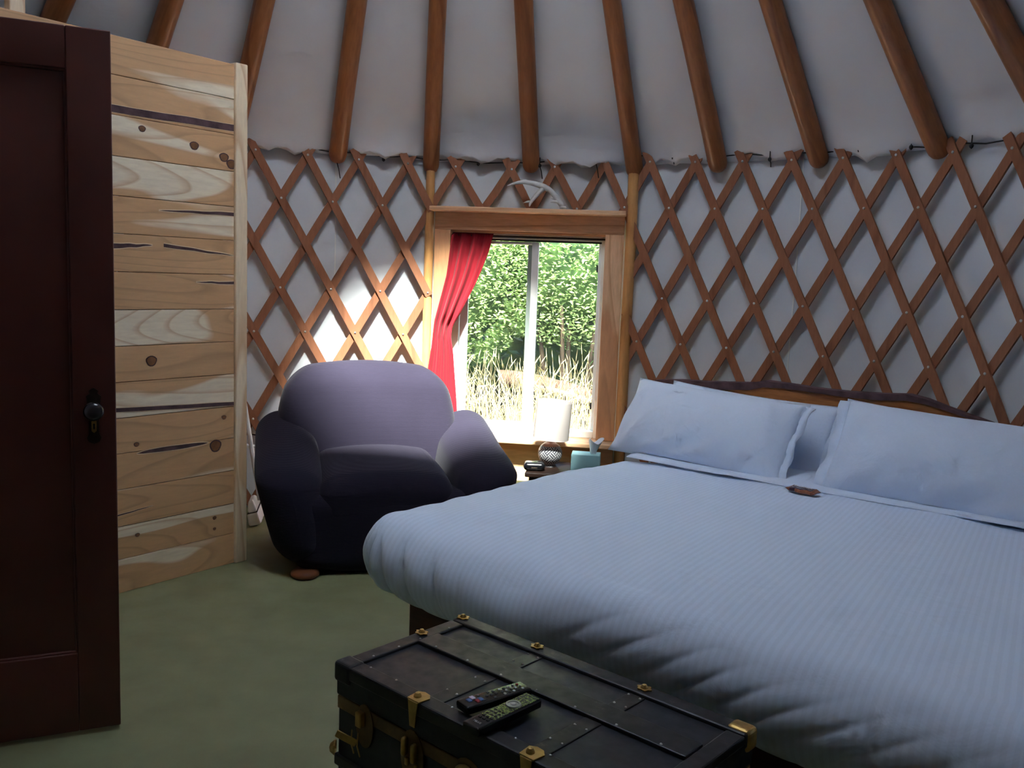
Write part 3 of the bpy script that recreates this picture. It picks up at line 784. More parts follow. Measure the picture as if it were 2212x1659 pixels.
def tb(name, x0, x1, y0, y1, z0, z1, mat, parent=trunk, r=.004, m=1): return mesh(name, *rbox(x1-x0, y1-y0, z1-z0, r, m, 1, c=((x0+x1)/2, (y0+y1)/2, (z0+z1)/2)), mat, parent)
body = tb('body', -hx+.004, hx-.004, -hy+.004, hy-.004, .0, LZ-.012, M['trunk'])
tb('gold_band', -hx+.002, hx-.002, -hy+.002, hy-.002, LZ-.034, LZ-.003, M['gold'], body, .002)
tb('lower_edging', -hx-.003, hx+.003, -hy-.003, hy+.003, .20, .228, M['trunk_edge'], body, .004)
tb('lower_edging', -hx-.003, hx+.003, -hy-.003, hy+.003, .0, .03, M['trunk_edge'], body, .004)
lid = tb('lid', -hx, hx, -hy, hy, LZ, TH_-.006, M['trunk'])
for y0, y1 in ((-hy-.003, -hy+.042), (hy-.045, hy+.003)): tb('edge_batten', -hx-.003, hx+.003, y0, y1, TH_-.030, TH_+.002, M['trunk_edge'], lid, .005)
for x0, x1 in ((-hx-.003, -hx+.04), (hx-.04, hx+.003)): tb('end_batten', x0, x1, -hy+.043, hy-.046, TH_-.02, TH_+.0005, M['trunk_edge'], lid, .004)
tb('middle_batten', -hx+.041, hx-.041, .005, .075, TH_-.012, TH_+.003, M['trunk_edge'], lid, .003)
for x in (-hx+.29, hx-.26):
    for y0, y1 in ((-hy+.043, .004), (.076, hy-.046)): tb('cross_strap', x-.022, x+.022, y0, y1, TH_-.012, TH_-.0035, M['trunk_edge'], lid, .002)
def rosette(name, x, y, z, rx, par, drop=False):
    prof_ = [(rx*(1+.16*math.cos(6*a))*math.cos(a), rx*.8*(1+.16*math.cos(6*a))*math.sin(a)) for a in np.linspace(0, 2*math.pi, 25)[:-1]]
    o = mesh(name, *MB().add(prism([(x+a, y+b) for a, b in prof_], z, z+.0025)).add(lathe([(0.0001, .011), (.005, .0095), (.0085, .004), (.009, .002)], 12, (x, y, z))).__dict__.values(), M['brass'], par)
    return o
zt = TH_+.0022
for x, y in ((-hx+.012, .045), (-hx+.012, hy-.018), (-hx+.27, hy-.018), (hx-.26, hy-.018)):
    rosette('brass_stud', x, y, zt+.0005, .017, lid)
def front_clip(x):
    V1 = prism([(x-.022, -hy+.03), (x-.008, -hy+.038), (x+.010, -hy+.036), (x+.022, -hy+.024), (x+.018, -hy-.005), (x-.018, -hy-.005)], zt, zt+.003)
    V2 = rbox(.030, .003, .058, .001, 1, 1, c=(x, -hy-.005, TH_-.027), fn=lambda X, Y, Z: (x+(X-x)*(1-.5*max(0, (TH_-.02-Z)/.04)), Y, Z))
    V3 = lathe([(.0001, .010), (.005, .009), (.0085, .004), (.009, .0)], 12, (x-.004, -hy+.012, zt+.003))
    mb = MB().add(V1).add(V2).add(V3); mb.build('brass_clip', M['brass'], lid)
for x in (-hx+.27, hx-.255): front_clip(x)
cc = rbox(.06, .05, .05, .010, 2, 1, c=(-hx+.024, -hy+.019, TH_-.019)); mesh('corner_cap', *cc, M['trunk_edge'], lid)
cc = rbox(.055, .045, .05, .012, 2, 1, c=(hx-.02, hy-.016, TH_-.018)); mesh('corner_cap', *cc, M['brass'], lid)
mesh('corner_knob', *lathe([(.0001, .016), (.010, .013), (.017, .004), (.018, 0)], 14), M['brass'], body).matrix_local = T(-hx-.004, -hy+.004, .238) @ RZ(math.radians(225)) @ RY(math.radians(90))
# small nails along the straps and battens
nail0 = None
NP = [(-hx+.29+s_*.015, y, TH_-.003) for s_ in (-1, 1) for y in (-.12, -.03, .10, .155)]+[(hx-.26+s_*.015, y, TH_-.003) for s_ in (-1, 1) for y in (-.12, -.04, .10, .155)]
NP += [(x, -hy+.036, zt-.0005) for x in np.linspace(-hx+.08, hx-.05, 9)]+[(-hx+.034, y, TH_+.001) for y in (-.13, -.05, .02, .12)]+[(x, .012, TH_+.003) for x in np.linspace(-hx+.1, hx-.1, 7)]
for p_ in NP:
    if nail0 is None: nail0 = n_ = mesh('nail', *lathe([(.0001, .0022), (.0022, .0017), (.0034, 0)], 8), M['steel'], lid)
    else: n_ = inst(nail0, lid)
    n_.location = p_
# front hardware: spring latch, key lock plate with two loops, ring handle
def fpt(x, z, d=0): return (x, -hy-d, z)
def fplate(name, poly, d0, d1, mat, par):
    Vp, Fp = prism(poly, d0, d1); return mesh(name, [(x, -hy-q, z) for x, z, q in Vp], Fp, mat, par)
def oval(cx, cz, rx, rz, n=18): return [(cx+rx*math.cos(a), cz+rz*math.sin(a)) for a in np.linspace(0, 2*math.pi, n+1)[:-1]]
lt = fplate('latch_plate', oval(-.315, .335, .030, .052), .0, .0025, M['gold'], body)
mesh('latch_post', *rbox(.020, .016, .036, .004, 2, 1, c=fpt(-.322, .352, .010)), M['brass'], lt)
hs = rbox(.052, .004, .018, .002, 1, 1); mesh('hasp', *hs, M['brass'], lt).matrix_local = T(-.345, -hy-.030, .305) @ RZ(math.radians(35)) @ RY(math.radians(24))
for dx in (-.022, .000): mesh('latch_spring', *tube([(-.325+dx, -hy-.012, .318), (-.322+dx, -hy-.017, .29), (-.320+dx, -hy-.010, .262)], .0018, 6), M['brass'], lt)
lk = fplate('lock_plate', oval(-.155, .325, .036, .062), .0, .0025, M['gold'], body)
for dx, dz in ((-.016, .022), (.014, .016)):
    mesh('lock_loop', *rbox(.013, .016, .044, .0064, 3, 1, c=fpt(-.155+dx, .325+dz, .010)), M['brass'], lk, True); mesh('lock_tab', *rbox(.010, .008, .018, .003, 2, 1, c=fpt(-.150+dx, .325+dz-.034, .006)), M['brass'], lk, True)
rg = fplate('handle_plate', oval(.012, .338, .045, .05), .0, .002, M['gold'], body)
def torus(R, r, n=28, m=10):
    V = [((R+r*math.cos(b))*math.cos(a), r*math.sin(b)*.8, (R+r*math.cos(b))*math.sin(a)) for a in np.linspace(0, 2*math.pi, n+1)[:-1] for b in np.linspace(0, 2*math.pi, m+1)[:-1]]
    F = [(i*m+j, i*m+(j+1) % m, ((i+1) % n)*m+(j+1) % m, ((i+1) % n)*m+j) for i in range(n) for j in range(m)]; return V, F
mesh('ring', *torus(.031, .007), M['brass'], rg, True).location = fpt(.012, .338, .006)

# ================================================================== REMOTES on the trunk
def tloc(u, v): 
    P_ = bed_pt(u, v); return P_
def text_mesh(name, body_, size, mat, parent, M4, ext=.0002):
    cu = bpy.data.curves.new(name, 'FONT'); cu.body = body_; cu.size = size; cu.align_x = 'CENTER'; cu.align_y = 'CENTER'; cu.extrude = ext
    ob = bpy.data.objects.new(name, cu); SC.collection.objects.link(ob)
    dg = bpy.context.evaluated_depsgraph_get(); me = bpy.data.meshes.new_from_object(ob.evaluated_get(dg)); bpy.data.objects.remove(ob)
    me.materials.clear(); me.materials.append(mat)
    o = link(bpy.data.objects.new(name, me)); o.parent = parent; o.matrix_local = M4; return o
M['print_white'] = plain('white print', lin(205, 208, 212), .5); M['print_green'] = plain('pale green print', lin(150, 170, 96), .5, var=.3, scale=300)
M['btn'] = plain('grey rubber key', lin(70, 72, 76), .6); M['btn_red'] = plain('red key', lin(150, 30, 40), .5); M['btn_blue'] = plain('blue key', lin(60, 100, 170), .5); M['btn_pink'] = plain('pale key', lin(190, 180, 200), .5); M['silver'] = plain('silver ring', lin(180, 184, 188), .3, .5, .7)
M['remote_green'] = NT('patterned remote face').m
_N = NT('patterned remote face green'); _N.bsdf(lin(20, 24, 20), .3, .5); _v = _N.n('TexVoronoi', feature='DISTANCE_TO_EDGE'); _v.inputs['Scale'].default_value = 150; _mp = _N.coords(); _N.t.links.new(_mp.outputs[0], _v.inputs['Vector'])
_rr = _N.ramp((.02, lin(150, 168, 84)), (.12, lin(18, 24, 20))); _N.l(_v, _rr); _N.color(_rr); bpy.data.materials.remove(M['remote_green']); M['remote_green'] = _N.m
def remote(name, a, b, w, t, label, kind):
    """a = end near the front of the trunk, b = far end (world xy)"""
    d = (b-a); L = d.length; ang = math.atan2(d.y, d.x)
    r = tag(empty(name, ((a.x+b.x)/2, (a.y+b.y)/2, TH_+.0045), ang), label, 'remote')
    mesh('case', *rbox(L, w, t, .005, 2, 1, c=(0, 0, t/2)), M['black_gloss'], r, True, sharp=40)
    def btn(x, y, sx, sy, mat, h=.0016): mesh('button', *rbox(sx, sy, h*2, .0012, 1, 1, c=(x, y, t)), mat, r)
    if kind == 0:
        for i in range(5):
            for j in range(3): btn(L/2-.018-i*.012, (j-1)*.011, .005, .006, M['btn_red'] if (i == 0 and j == 2) else M['btn'] if (i+j) % 2 else M['print_white'])
        for x, y in ((L/2-.082, .012), (L/2-.082, 0), (L/2-.094, 0), (L/2-.106, 0), (L/2-.094, .014), (L/2-.094, -.014), (L/2-.12, .012), (L/2-.12, 0), (L/2-.12, -.012), (L/2-.132, .012), (L/2-.132, -.012), (L/2-.132, 0)): btn(x, y, .006, .006, M['btn'])
        for x, y, m_ in ((-L/2+.034, .010, 'btn_pink'), (-L/2+.036, -.008, 'btn_red'), (-L/2+.046, -.004, 'btn_blue'), (-L/2+.022, .004, 'btn_blue')): btn(x, y, .010, .014, M[m_])
    else:
        mesh('face', *rbox(L*.72, w*.82, .0012, .0005, 1, 1, c=(.022, 0, t+.0002)), M['remote_green'], r)
        mesh('dial', *lathe([(.0001, .003), (.006, .003), (.0065, .0022), (.011, .0022), (.0115, .0035), (.016, .0035), (.017, .001)], 24, (.030, 0, t)), M['silver'], r, True, sharp=40)
        mesh('dial_button', *lathe([(.0001, .0046), (.005, .004), (.006, .0025)], 16, (.030, 0, t)), M['print_white'], r)
        for i in range(5):
            for j in range(3): btn(-.012-i*.011, (j-1)*.011, .006, .007, M['black_gloss'])
        for i in range(3):
            for j in range(3): btn(.058+i*.012, (j-1)*.011, .006, .006, M['btn'])
        text_mesh('print', 'TELUS', .008, M['print_white'], r, T(-L/2+.020, 0, t+.0004) @ RZ(-math.pi/2))
    return r
rA = bed_pt(-1.211, 1.318); rB = bed_pt(-1.172, 1.484)
remote('remote_control', Vector((rA.x, rA.y)), Vector((rB.x, rB.y)), .045, .018, 'black remote with red and blue keys, lying behind the green-faced one', 0)
rA = bed_pt(-1.135, 1.262); rB = bed_pt(-1.124, 1.452)
remote('remote_control', Vector((rA.x, rA.y)), Vector((rB.x, rB.y)), .046, .020, 'black remote with pale green patterned face and silver dial', 1)

# ================================================================== CHOCOLATE BAR on the bed
M['wrap_dark'] = plain('dark purple wrapper', lin(58, 36, 56), .3, .5, .2, var=.3, scale=40, bump=.3, bscale=120); M['wrap_copper'] = plain('copper wrapper', lin(158, 98, 70), .3, .5, .5, var=.4, scale=60, bump=.4, bscale=150)
cb = empty('chocolate_bar', bed_pt(-1.326, 3.352, .583), BANG+math.radians(-8)); cb.rotation_euler[0] = math.radians(5)
tag(cb, 'small wrapped chocolate bar lying on the bed in front of the pillows', 'chocolate bar')
def wrapf(X, Y, Z):
    e = max(0, abs(X)-.048)/.016
    return (X, Y*(1+.12*e)+.003*math.sin(X*60), Z*(1-.85*min(1, e))+.0015*math.sin(X*140+Y*90))
mesh('wrapper', *rbox(.132, .042, .014, .005, 2, (24, 8, 1), c=(0, 0, .0), fn=wrapf), [M['wrap_dark']], cb, True)
mesh('copper_end', *rbox(.026, .043, .0150, .005, 2, (6, 8, 1), c=(.052, 0, 0), fn=wrapf), M['wrap_copper'], cb, True)
mesh('copper_end', *rbox(.022, .043, .0150, .005, 2, (6, 8, 1), c=(-.055, 0, 0), fn=wrapf), M['wrap_copper'], cb, True)
mesh('copper_flap', *rbox(.07, .008, .0146, .0035, 2, (16, 2, 1), c=(.012, -.0190, -.0010), fn=wrapf), M['wrap_copper'], cb, True)
mesh('stripe', *rbox(.086, .0028, .0012, .0004, 1, (10, 1, 1), c=(0, -.008, .0076)), M['print_white'], cb)
text_mesh('lettering', 'CARAMILK', .0165, M['print_white'], cb, T(-.002, .006, .0098), .0006)

# ================================================================== ARMCHAIR
CH = Vector((-.640, 4.335, 0)); CANG = math.radians(15.5)
chair = tag(empty('armchair', CH, CANG), 'overstuffed armchair under a navy stretch cover by the window', 'armchair')   # -y is its front
def cpart(name, V, F, mat=M['navy'], sub=1): 
    o = mesh(name, V, F, mat, chair, True); mod_sub(o, sub); return o
# backrest: broad, leaning back, rounded shoulders
def backf(X, Y, Z):
    t = Z/.80
    sh = 1-.20*max(0, (t-.62)/.38)**2.2                          # shoulders taper
    crown = .035*(1-(X/.45)**2)*max(0, (t-.5)/.5)
    y = Y+.14*t+.05*(X/.45)**2*(-1 if Y < .3 else .3)
    bulge = -.030*math.exp(-((t-.72)/.22)**2)*(1-(X/.5)**2)
    return (X*sh*.955-.02, y+bulge, Z+.06+crown)
cpart('backrest', *rbox(.96, .26, .80, .115, 4, (6, 2, 6), c=(0, .27, .40), fn=backf))
# arms: rolls that flare outwards at the top and slope down to the front
def armf(sg):
    def f(X, Y, Z):
        t = min(1.1, max(0, Z/.56)); yt = (Y+.43)/.86            # 0 front .. 1 back
        flare = .085*t**1.4
        dz = -.14*max(0, 1-yt)**1.6*t**2+.13*max(0, yt-.5)*t**2
        wide = 1+.32*math.sin(math.pi*min(1, t*.75))
        front = max(0, .25-yt)/.25
        return (.025+sg*(.395+X*wide*(1-.18*front**2)+flare), Y*(1-.04*t)+.02-.02*math.sin(math.pi*t), Z*(1-.0*t)+.045+dz)
    return f
for sg in (-1, 1):
    V, F = rbox(.230, .86, .55, .1145, 5, (2, 8, 5), c=(0, 0, .275), fn=armf(sg))
    cpart('arm', V, F if sg > 0 else [f[::-1] for f in F])
# seat cushion and front skirt
def seatf(X, Y, Z):
    return (X, Y, Z+.035*(1-(X/.33)**2)*(1 if Z > .3 else 0)-.03*max(0, (-Y-.1)/.3)**2*(1 if Z > .3 else 0))
cpart('seat', *rbox(.62, .72, .24, .085, 4, (6, 6, 1), c=(0, -.045, .330), fn=seatf))
def skirtf(X, Y, Z):
    t = 1-Z/.42
    return (X*(1+.03*t), Y-.012*math.sin(X*9+1)*t, Z+.012+.008*math.sin(X*12)*(1 if Z < .05 else 0))
cpart('skirt', *rbox(.80, .78, .36, .07, 3, (8, 8, 4), c=(0, -.015, .18), fn=skirtf))
for x, y in ((-.36, -.375), (.36, -.375), (-.34, .30), (.34, .30)):
    mesh('foot', *lathe([(.0001, 0), (.050, 0), (.062, .010), (.064, .022), (.05, .034), (.0001, .036)], 20, (x, y, 0)), M['slab'], chair, True)

# ================================================================== CURTAIN AND ROD
rod = mesh('curtain_rod', *tube([wpt(-.4545, .022, 1.584), wpt(.4315, .022, 1.584)], .006, 10), M['black'], None, True)
tag(rod, 'thin dark tension rod across the top of the window', 'curtain rod')
LE = [(1.598, -.440), (1.50, -.448), (1.35, -.462), (1.22, -.490), (1.09, -.518), (.95, -.532), (.80, -.552), (.6, -.572), (.36, -.585)]
RE = [(1.598, -.210), (1.50, -.228), (1.40, -.258), (1.30, -.298), (1.20, -.345), (1.13, -.378), (1.09, -.402), (1.06, -.418), (1.0, -.422), (.9, -.405), (.8, -.395), (.7, -.384), (.56, -.372), (.36, -.37)]
def edge(tabl, z):
    zz = [a for a, _ in tabl][::-1]; ss = [b for _, b in tabl][::-1]; return float(np.interp(z, zz, ss))
def curt(a, b):
    z = 1.598-b*1.238
    l, r = edge(LE, z), edge(RE, z); s = l+(r-l)*a
    dep = np.interp(z, [.36, .95, 1.12, 1.40, 1.58, 1.6], [-.095, -.085, -.078, -.045, .012, .014])
    if z < 1.58 and s < -.44: dep = min(dep, -.045)
    w = .36+.64*min(1, max(0, (1.60-z)/.12))
    amp = .017*w*(.55 if z < 1.0 else 1)*math.sin(math.pi*min(1, max(0.0, .12+a)))**.3
    p = 2*math.pi*(a*3.3+.25+.10*math.sin(z*5)); fine = .004*math.sin(a*95)*max(0, (z-1.54)/.06)
    pinch = .016*math.exp(-((z-1.08)/.05)**2)*(a-.2)
    return wpt(s, dep-amp*math.sin(p)-fine-.012*math.sin(2*p+1+z*3)*.4*w+pinch, z)
V, F = grid(curt, 64, 60)
cu = tag(mesh('curtain', V, F, M['red'], None, True), 'red curtain pulled to the left side of the window', 'curtain'); mod_solid(cu, .003, 0)

# ================================================================== ANTLER on the shelf
def wl(pts): return [wpt(*p) for p in pts]
an = empty('antler', wpt(.10, -.065, 1.7375)); tag(an, 'weathered grey deer antler resting on the shelf above the window', 'antler')
def anp(name, pts, R):
    R = [q*1.3 for q in R]
    o = mesh(name, *tube([Vector(wpt(*p))-an.location for p in pts], R, 10), M['antler'], an, True); mod_sub(o, 1); return o
anp('main_beam', [(.192, -.075, 1.749), (.165, -.070, 1.785), (.125, -.065, 1.835), (.085, -.060, 1.862), (.045, -.060, 1.872), (.00, -.062, 1.884), (-.045, -.066, 1.886), (-.09, -.072, 1.876), (-.132, -.08, 1.858)], [.014, .0125, .0125, .0135, .013, .011, .009, .0065, .0015])
anp('tine', [(.085, -.060, 1.862), (.055, -.064, 1.835), (.025, -.070, 1.800), (.005, -.078, 1.772), (.002, -.080, 1.747)], [.012, .0115, .010, .008, .003])
anp('tine', [(.008, -.077, 1.778), (-.012, -.084, 1.776), (-.036, -.092, 1.766)], [.007, .0045, .001])
anp('tine', [(-.015, -.062, 1.887), (-.035, -.055, 1.897), (-.062, -.050, 1.900)], [.008, .0055, .001])
anp('tine', [(.168, -.070, 1.778), (.145, -.082, 1.782), (.118, -.088, 1.776)], [.010, .007, .0015])
anp('tine', [(.160, -.070, 1.788), (.140, -.064, 1.798), (.117, -.062, 1.800)], [.008, .005, .001])
bv, bf = lathe([(.0001, -.012), (.017, -.010), (.020, -.003), (.017, .005), (.0001, .007)], 12, tuple(Vector(wpt(.190, -.075, 1.752))-an.location)); mesh('burr', bv, bf, M['antler'], an, True)

# ================================================================== NIGHTSTAND, LAMP, TISSUES, CASE
NSZ = .335
ns = tag(empty('nightstand', (.235, 4.825, 0), WANG), 'low dark wooden nightstand between the armchair and the bed', 'nightstand')
mesh('table_top', *rbox(.38, .34, .025, .005, 1, 1, c=(.06, 0, NSZ-.0125)), M['night_wood'], ns)
mesh('carcass', *rbox(.34, .30, .20, .004, 1, 1, c=(.06, .005, NSZ-.1255)), M['night_wood'], ns)
for x in (-.09, .21):
    for y in (-.13, .14): mesh('leg', *rbox(.035, .035, .109, .003, 1, 1, c=(x, y, .0545)), M['night_wood'], ns)
lamp = tag(empty('table_lamp', (.222, 4.85, NSZ)), 'small table lamp with white drum shade and cross-hatched round base', 'lamp')
def etched():
    N = NT('grey etched ceramic'); N.bsdf(lin(120, 116, 118), .4, .4)
    tc = N.n('TexCoord'); sx = N.n('SeparateXYZ'); N.t.links.new(tc.outputs['Object'], sx.inputs[0])
    at = N.n('Math', operation='ARCTAN2'); N.l(sx, at, 1, 0); N.l(sx, at, 0, 1)
    sc1 = N.n('Math', operation='MULTIPLY'); N.l(at, sc1); sc1.inputs[1].default_value = .066
    outs = []
    # woven look: blocks of slanting lines, the slant alternating from block to block
    cmb = N.n('CombineXYZ'); N.l(sc1, cmb, 0, 0); N.l(sx, cmb, 2, 1)
    for ang in (math.radians(45), math.radians(-45)):
        mp = N.n('Mapping'); mp.inputs['Rotation'].default_value = (0, 0, ang); N.l(cmb, mp)
        w = N.n('TexWave', wave_type='BANDS', bands_direction='X'); w.inputs['Scale'].default_value = 27; N.t.links.new(mp.outputs[0], w.inputs['Vector']); outs.append(w)
    mp = N.n('Mapping'); mp.inputs['Rotation'].default_value = (0, 0, math.radians(45)); N.l(cmb, mp)
    ck = N.n('TexChecker'); ck.inputs['Scale'].default_value = 30; N.t.links.new(mp.outputs[0], ck.inputs['Vector'])
    m = N.mix(ck, outs[0], outs[1]); N.t.links.new(ck.outputs['Fac'], m.inputs[0])
    r = N.ramp((.42, lin(46, 46, 54)), (.62, lin(176, 174, 174))); N.t.links.new(m.outputs[2], r.inputs[0]); N.color(r); return N.m
M['etched'] = etched()
gl = [(.066*math.sin(a), .073-.066*math.cos(a)) for a in np.linspace(.45, math.pi-.85, 14)]
gu = [(.066*math.sin(a), .073-.066*math.cos(a)) for a in np.linspace(math.pi-.85, math.pi-.30, 6)]
base = mesh('base', *lathe([(.0001, 0), (.034, 0), (.036, .006), (.030, .013)]+gl, 36), M['etched'], lamp, True, sharp=50)
mesh('collar', *lathe(gu+[(.014, .142), (.012, .150)], 36), M['copper'], base, True)
mesh('stem', *tube([(0, 0, .148), (.002, 0, .26)], .005, 8), M['brass_dark'], lamp, True)
sv, sf = lathe([(.098, 0), (.0955, .205), (.0940, .205), (.0965, 0), (.098, 0)], 40)
shd = mesh('shade', sv, sf, M['shade'], lamp, True, sharp=50); shd.location = (.000, 0, .156); shd.rotation_euler = (0, math.radians(4), 0)
mesh('shade_ring', *torus(.0975, .0018, 40, 6), M['shade'], shd, True).rotation_euler = (math.pi/2, 0, 0)
tbx = tag(empty('tissue_box', (.415, 4.80, NSZ), WANG), 'teal tissue box with a white tissue sticking out beside the bed', 'tissue box')
mesh('box', *rbox(.155, .115, .090, .003, 1, 1, c=(0, 0, .045)), M['teal'], tbx)
def tis(a, b):
    an_ = a*2*math.pi; rr = .018+.030*b*(1+.35*math.sin(3*an_+1)); 
    return (.035+rr*math.cos(an_)*.8+.012*b, rr*math.sin(an_)*.5, .088+.075*b**.8*(1+.22*math.sin(2*an_+.6)))
V, F = grid(tis, 26, 10); mod_solid(mesh('tissue', V, F, M['tissue'], tbx, True), .0008, 0)
bc = empty('black_pouch', (.135, 4.745, NSZ)); tag(bc, 'black rounded pouch lying at the foot of the lamp', 'pouch')
mesh('shell', *rbox(.115, .085, .046, .022, 4, 2, c=(0, 0, .023)), M['black_gloss'], bc, True); mesh('zip', *tube([(.0575*math.cos(a), .0425*math.sin(a), .020) for a in np.linspace(0, 2*math.pi, 25)], .0022, 6), M['brass_dark'], bc, True)

# ================================================================== BROOM AND CORDS behind the armchair
br = empty('broom', (-1.340, 4.735, 0)); tag(br, 'white plastic broom leaning in the corner behind the armchair', 'broom')
hd = Vector((-1.54, 4.85, 1.22))-br.location; h0 = Vector((.008, .0, .115))
mesh('handle', *tube([h0, h0*.66+hd*.34, hd*.66+h0*.34, hd], .0115, 10), M['white_plastic'], br, True)
def headf(X, Y, Z): return (X*(1-.45*max(0, (Z-.075)/.06)), Y*(1-.45*max(0, (Z-.075)/.06)), Z)
BA = RZ(math.radians(100)) @ RX(math.radians(-14))
V, F = rbox(.22, .050, .060, .016, 3, (4, 2, 3), c=(0, 0, .102), fn=headf); mesh('head', *MB().add((V, F), BA).__dict__.values(), M['white_plastic'], br, True)
V, F = rbox(.215, .054, .070, .012, 2, (10, 3, 3), c=(0, 0, .040), fn=lambda X, Y, Z: (X*(1+.10*(1-Z/.075)), Y*(1+.18*(1-Z/.075))+.002*math.sin(X*120), Z)); mesh('bristles', *MB().add((V, F), BA).__dict__.values(), M['tissue'], br, True)
V, F = rbox(.212, .054, .004, .001, 1, 1, c=(0, 0, .0755)); mesh('band', *MB().add((V, F), BA).__dict__.values(), M['black'], br)
def wallpath(pts, r=2.40): return [pol(r, th, z) for th, z in pts]
co = mesh('power_cord', *tube(wallpath([(2.20, .52), (2.14, .47), (2.095, .435), (2.06, .415), (2.02, .41), (1.98, .42), (1.95, .46)]), .0045, 8), M['black'], None, True); tag(co, 'black power cord hanging on the wall behind the armchair', 'cord')
co = mesh('white_hose', *tube(wallpath([(2.20, .45), (2.14, .40), (2.10, .372), (2.06, .36), (2.02, .362), (1.98, .38), (1.95, .42)], 2.395), .008, 8), M['white_plastic'], None, True); tag(co, 'white hose hanging below the black cord behind the armchair', 'hose')
# ================================================================== OUTSIDE
def leafmat(name, c1, c2, tr=.35):
    N = NT(name); b = N.bsdf(c1, .28, .6); mp = N.coords(); n = N.noise(mp, 6, 3); r = N.ramp((.3, c1), (.7, c2)); N.l(n, r); N.color(r)
    t = N.n('BsdfTranslucent'); N.l(r, t); ms = N.n('MixShader'); ms.inputs[0].default_value = tr; N.l(b, ms, 0, 1); N.l(t, ms, 0, 2); N.l(ms, N.out); return N.m
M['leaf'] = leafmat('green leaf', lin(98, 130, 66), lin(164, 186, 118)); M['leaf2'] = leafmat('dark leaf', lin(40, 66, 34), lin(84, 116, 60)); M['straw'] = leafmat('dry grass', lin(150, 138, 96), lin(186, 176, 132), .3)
M['branch'] = plain('grey branch', lin(96, 82, 66), .85, .2, var=.3, bump=.4); M['log'] = wood('weathered log', lin(92, 72, 54), lin(58, 44, 34), heart=lin(70, 52, 38), along='x', ring=10, rough=.9, rand=2)
def leaves(n, sampler, size, mat, name, parent, droop=.3):
    P = np.array([sampler() for _ in range(n)]); V = np.empty((n*6, 3)); F = []
    ax = rng.normal(size=(n, 3)); ax[:, 1] -= .2; ax[:, 2] *= .5; ax /= np.linalg.norm(ax, axis=1)[:, None]
    up = rng.normal(size=(n, 3))*.55+np.array([0, -.55, .75]); sd = np.cross(ax, up); sd /= np.linalg.norm(sd, axis=1)[:, None]; nn = np.cross(sd, ax)
    s = size*(.6+.8*rng.random(n))[:, None]
    V[0::6] = P; V[1::6] = P+ax*s*.40+sd*s*.20+nn*s*.05; V[2::6] = P+ax*s*.40-sd*s*.20+nn*s*.05; V[3::6] = P+ax*s*.45-nn*s*.02
    V[4::6] = P+ax*s*.8+sd*s*.10; V[5::6] = P+ax*s
    for i in range(n):
        b = i*6; F += [(b, b+1, b+3), (b, b+3, b+2), (b+1, b+5, b+3), (b+3, b+5, b+2)]
    me = bpy.data.meshes.new(name); me.from_pydata(V.tolist(), [], F); me.materials.append(mat)
    o = link(bpy.data.objects.new(name, me)); o.parent = parent; o['kind'] = 'stuff'; return o
def blob(c, R):
    def f():
        while True:
            p = rng.uniform(-1, 1, 3); d = np.linalg.norm(p)
            if .55 < d < 1 and p[1] < .45: return np.array(c)+p*np.array(R)
    return f
def shrub(name, loc, R, n, size, mat, label, inner=True):
    s = tag(empty(name, (loc[0], loc[1], gz(loc[0], loc[1]))), label, 'shrub', 'shrubs outside the window')
    cz = loc[2]-s.location.z
    leaves(n, blob((0, 0, cz), R), size, mat, 'foliage', s)
    for i in range(7):
        a = rng.uniform(-1, 1); b = rng.uniform(-.5, .5); h = cz+R[2]*rng.uniform(.2, .8)
        mesh('branch', *tube([(a*.2, b*.2, 0), (a*.4*R[0], b*.4, h*.5), (a*.8*R[0]+.1*math.sin(i), b*R[1]*.8, h)], [.03, .02, .006], 6), M['branch'], s, True)
    # solid dark green core that paints in the shade deep inside the bush
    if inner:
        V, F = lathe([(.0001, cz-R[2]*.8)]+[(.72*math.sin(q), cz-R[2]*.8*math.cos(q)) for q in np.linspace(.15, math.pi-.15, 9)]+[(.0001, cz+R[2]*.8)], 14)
        mesh('shade_core', [(x*R[0], y*R[1]+.15, z) for x, y, z in V], F, M['leaf2'], s)
    return s
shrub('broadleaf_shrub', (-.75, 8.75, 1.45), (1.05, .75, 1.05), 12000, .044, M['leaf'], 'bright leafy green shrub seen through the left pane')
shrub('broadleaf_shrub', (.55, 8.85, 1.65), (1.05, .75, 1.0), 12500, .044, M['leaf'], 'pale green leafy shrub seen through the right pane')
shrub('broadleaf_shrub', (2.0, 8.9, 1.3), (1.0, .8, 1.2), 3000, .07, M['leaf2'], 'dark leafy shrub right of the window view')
shrub('broadleaf_shrub', (-2.5, 8.9, 1.3), (1.1, .8, 1.3), 3000, .07, M['leaf2'], 'leafy shrub hidden behind the red curtain side')
shrub('ivy_bush', (1.10, 8.05, .62), (.38, .30, .62), 900, .07, M['leaf2'], 'dark ivy clump low at the right of the window view', False)
shrub('evergreen_hedge', (.2, 10.6, 1.7), (5.0, .9, 2.6), 5200, .13, M['leaf2'], 'tall dark hedge behind the shrubs')
lg = tag(empty('fallen_log', (.62, 8.18, .30), math.radians(6)), 'grey weathered log lying behind the tall dry grass', 'log')
def logf(V): return [(x, y+.03*math.sin(x*3), z-.30*x-.14*x*x) for x, y, z in V]
V, F = tube([(x, 0, 0) for x in np.linspace(-.75, .7, 12)], [q*.72 for q in (.10, .115, .12, .12, .115, .12, .125, .12, .115, .11, .105, .09)], 14); mesh('trunk_wood', logf(V), F, M['log'], lg, True, sharp=50)
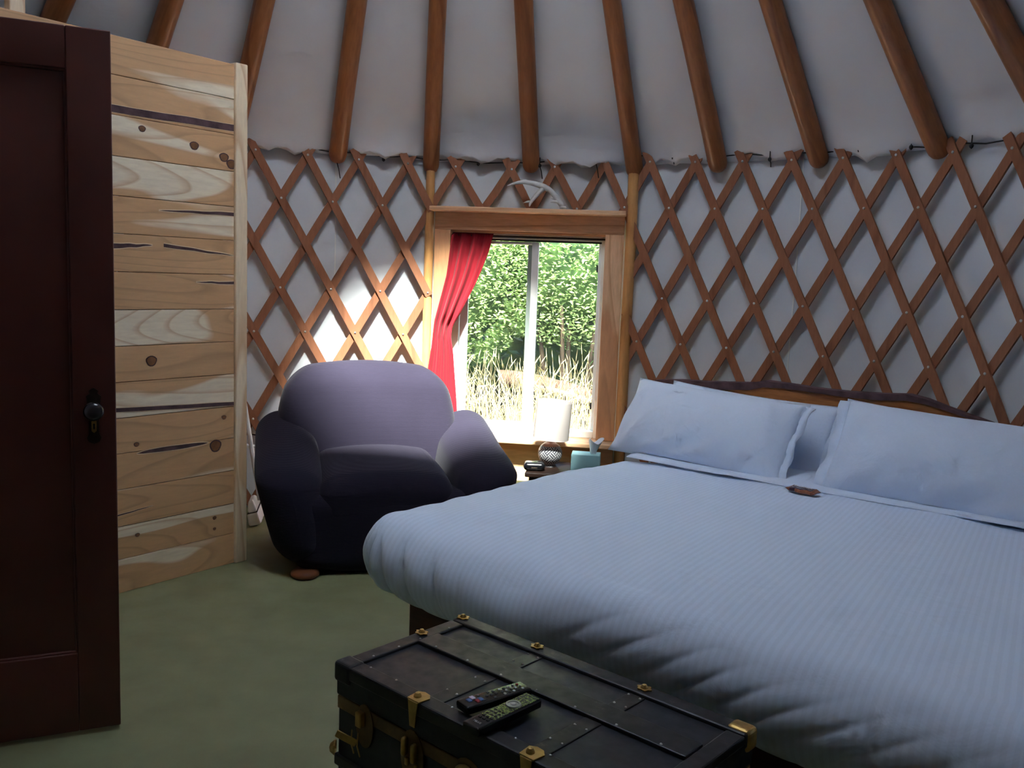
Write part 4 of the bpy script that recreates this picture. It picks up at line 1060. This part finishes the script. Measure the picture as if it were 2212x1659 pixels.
V, F = tube([(x, -.072, -.02) for x in np.linspace(-.5, .6, 10)], [.008, .03, .034, .03, .034, .03, .034, .03, .02, .006], 8); mesh('split_face', logf(V), F, M['branch'], lg, True)
# tall dry grass: too many stalks to count
def grass(n, x0, x1, y0, y1, h0, h1, w, name, heads=.5):
    V = []; F = []
    for i in range(n):
        x, y = rng.uniform(x0, x1), rng.uniform(y0, y1); h = rng.uniform(h0, h1); z = gz(x, y)-.02
        a = rng.uniform(0, 6.28); ln = h*rng.uniform(.04, .38)*(1.0 if rng.random() > .25 else 1.8); dx, dy = math.cos(a)*ln, math.sin(a)*ln*.6
        fx = rng.uniform(-1, 1); ww = w*rng.uniform(.6, 1.3); b = len(V)
        for t in (0, .35, .7, 1):
            px, py, pz = x+dx*t*t, y+dy*t*t, z+h*(t-.25*(ln/h)*t*t); k = 1 if t < 1 else .25
            V += [(px-ww*k, py-ww*k*fx*.5, pz), (px+ww*k, py+ww*k*fx*.5, pz)]
        for q in range(3): F.append((b+2*q, b+2*q+1, b+2*q+3, b+2*q+2))
        if rng.random() < heads:
            p = np.array([x+dx, y+dy, z+h*(1-.25*(ln/h))]); d = np.array([dx*1.6, dy*1.6, h*.6-ln*.6]); d /= np.linalg.norm(d)
            hl = rng.uniform(.07, .13); r = rng.uniform(.0035, .007); b = len(V); s1 = np.cross(d, [0, 1, 0]); s1 /= np.linalg.norm(s1)+1e-9; s2 = np.cross(d, s1)
            V += [tuple(p)]+[tuple(p+d*hl*.35+(s1*math.cos(c)+s2*math.sin(c))*r) for c in (0, 2.1, 4.2)]+[tuple(p+d*hl)]
            F += [(b, b+1, b+2), (b, b+2, b+3), (b, b+3, b+1), (b+4, b+2, b+1), (b+4, b+3, b+2), (b+4, b+1, b+3)]
    o = mesh(name, V, F, M['straw']); return o
tag(grass(2600, -2.6, 3.0, 7.35, 8.0, .55, 1.05, .0022, 'tall_grass', .5), 'tall dry seeding grass outside the window', 'grass', kind='stuff')
tag(grass(4200, -3.0, 3.4, 6.9, 7.8, .25, .55, .003, 'short_grass', .15), 'low bleached grass below the window', 'grass', kind='stuff')
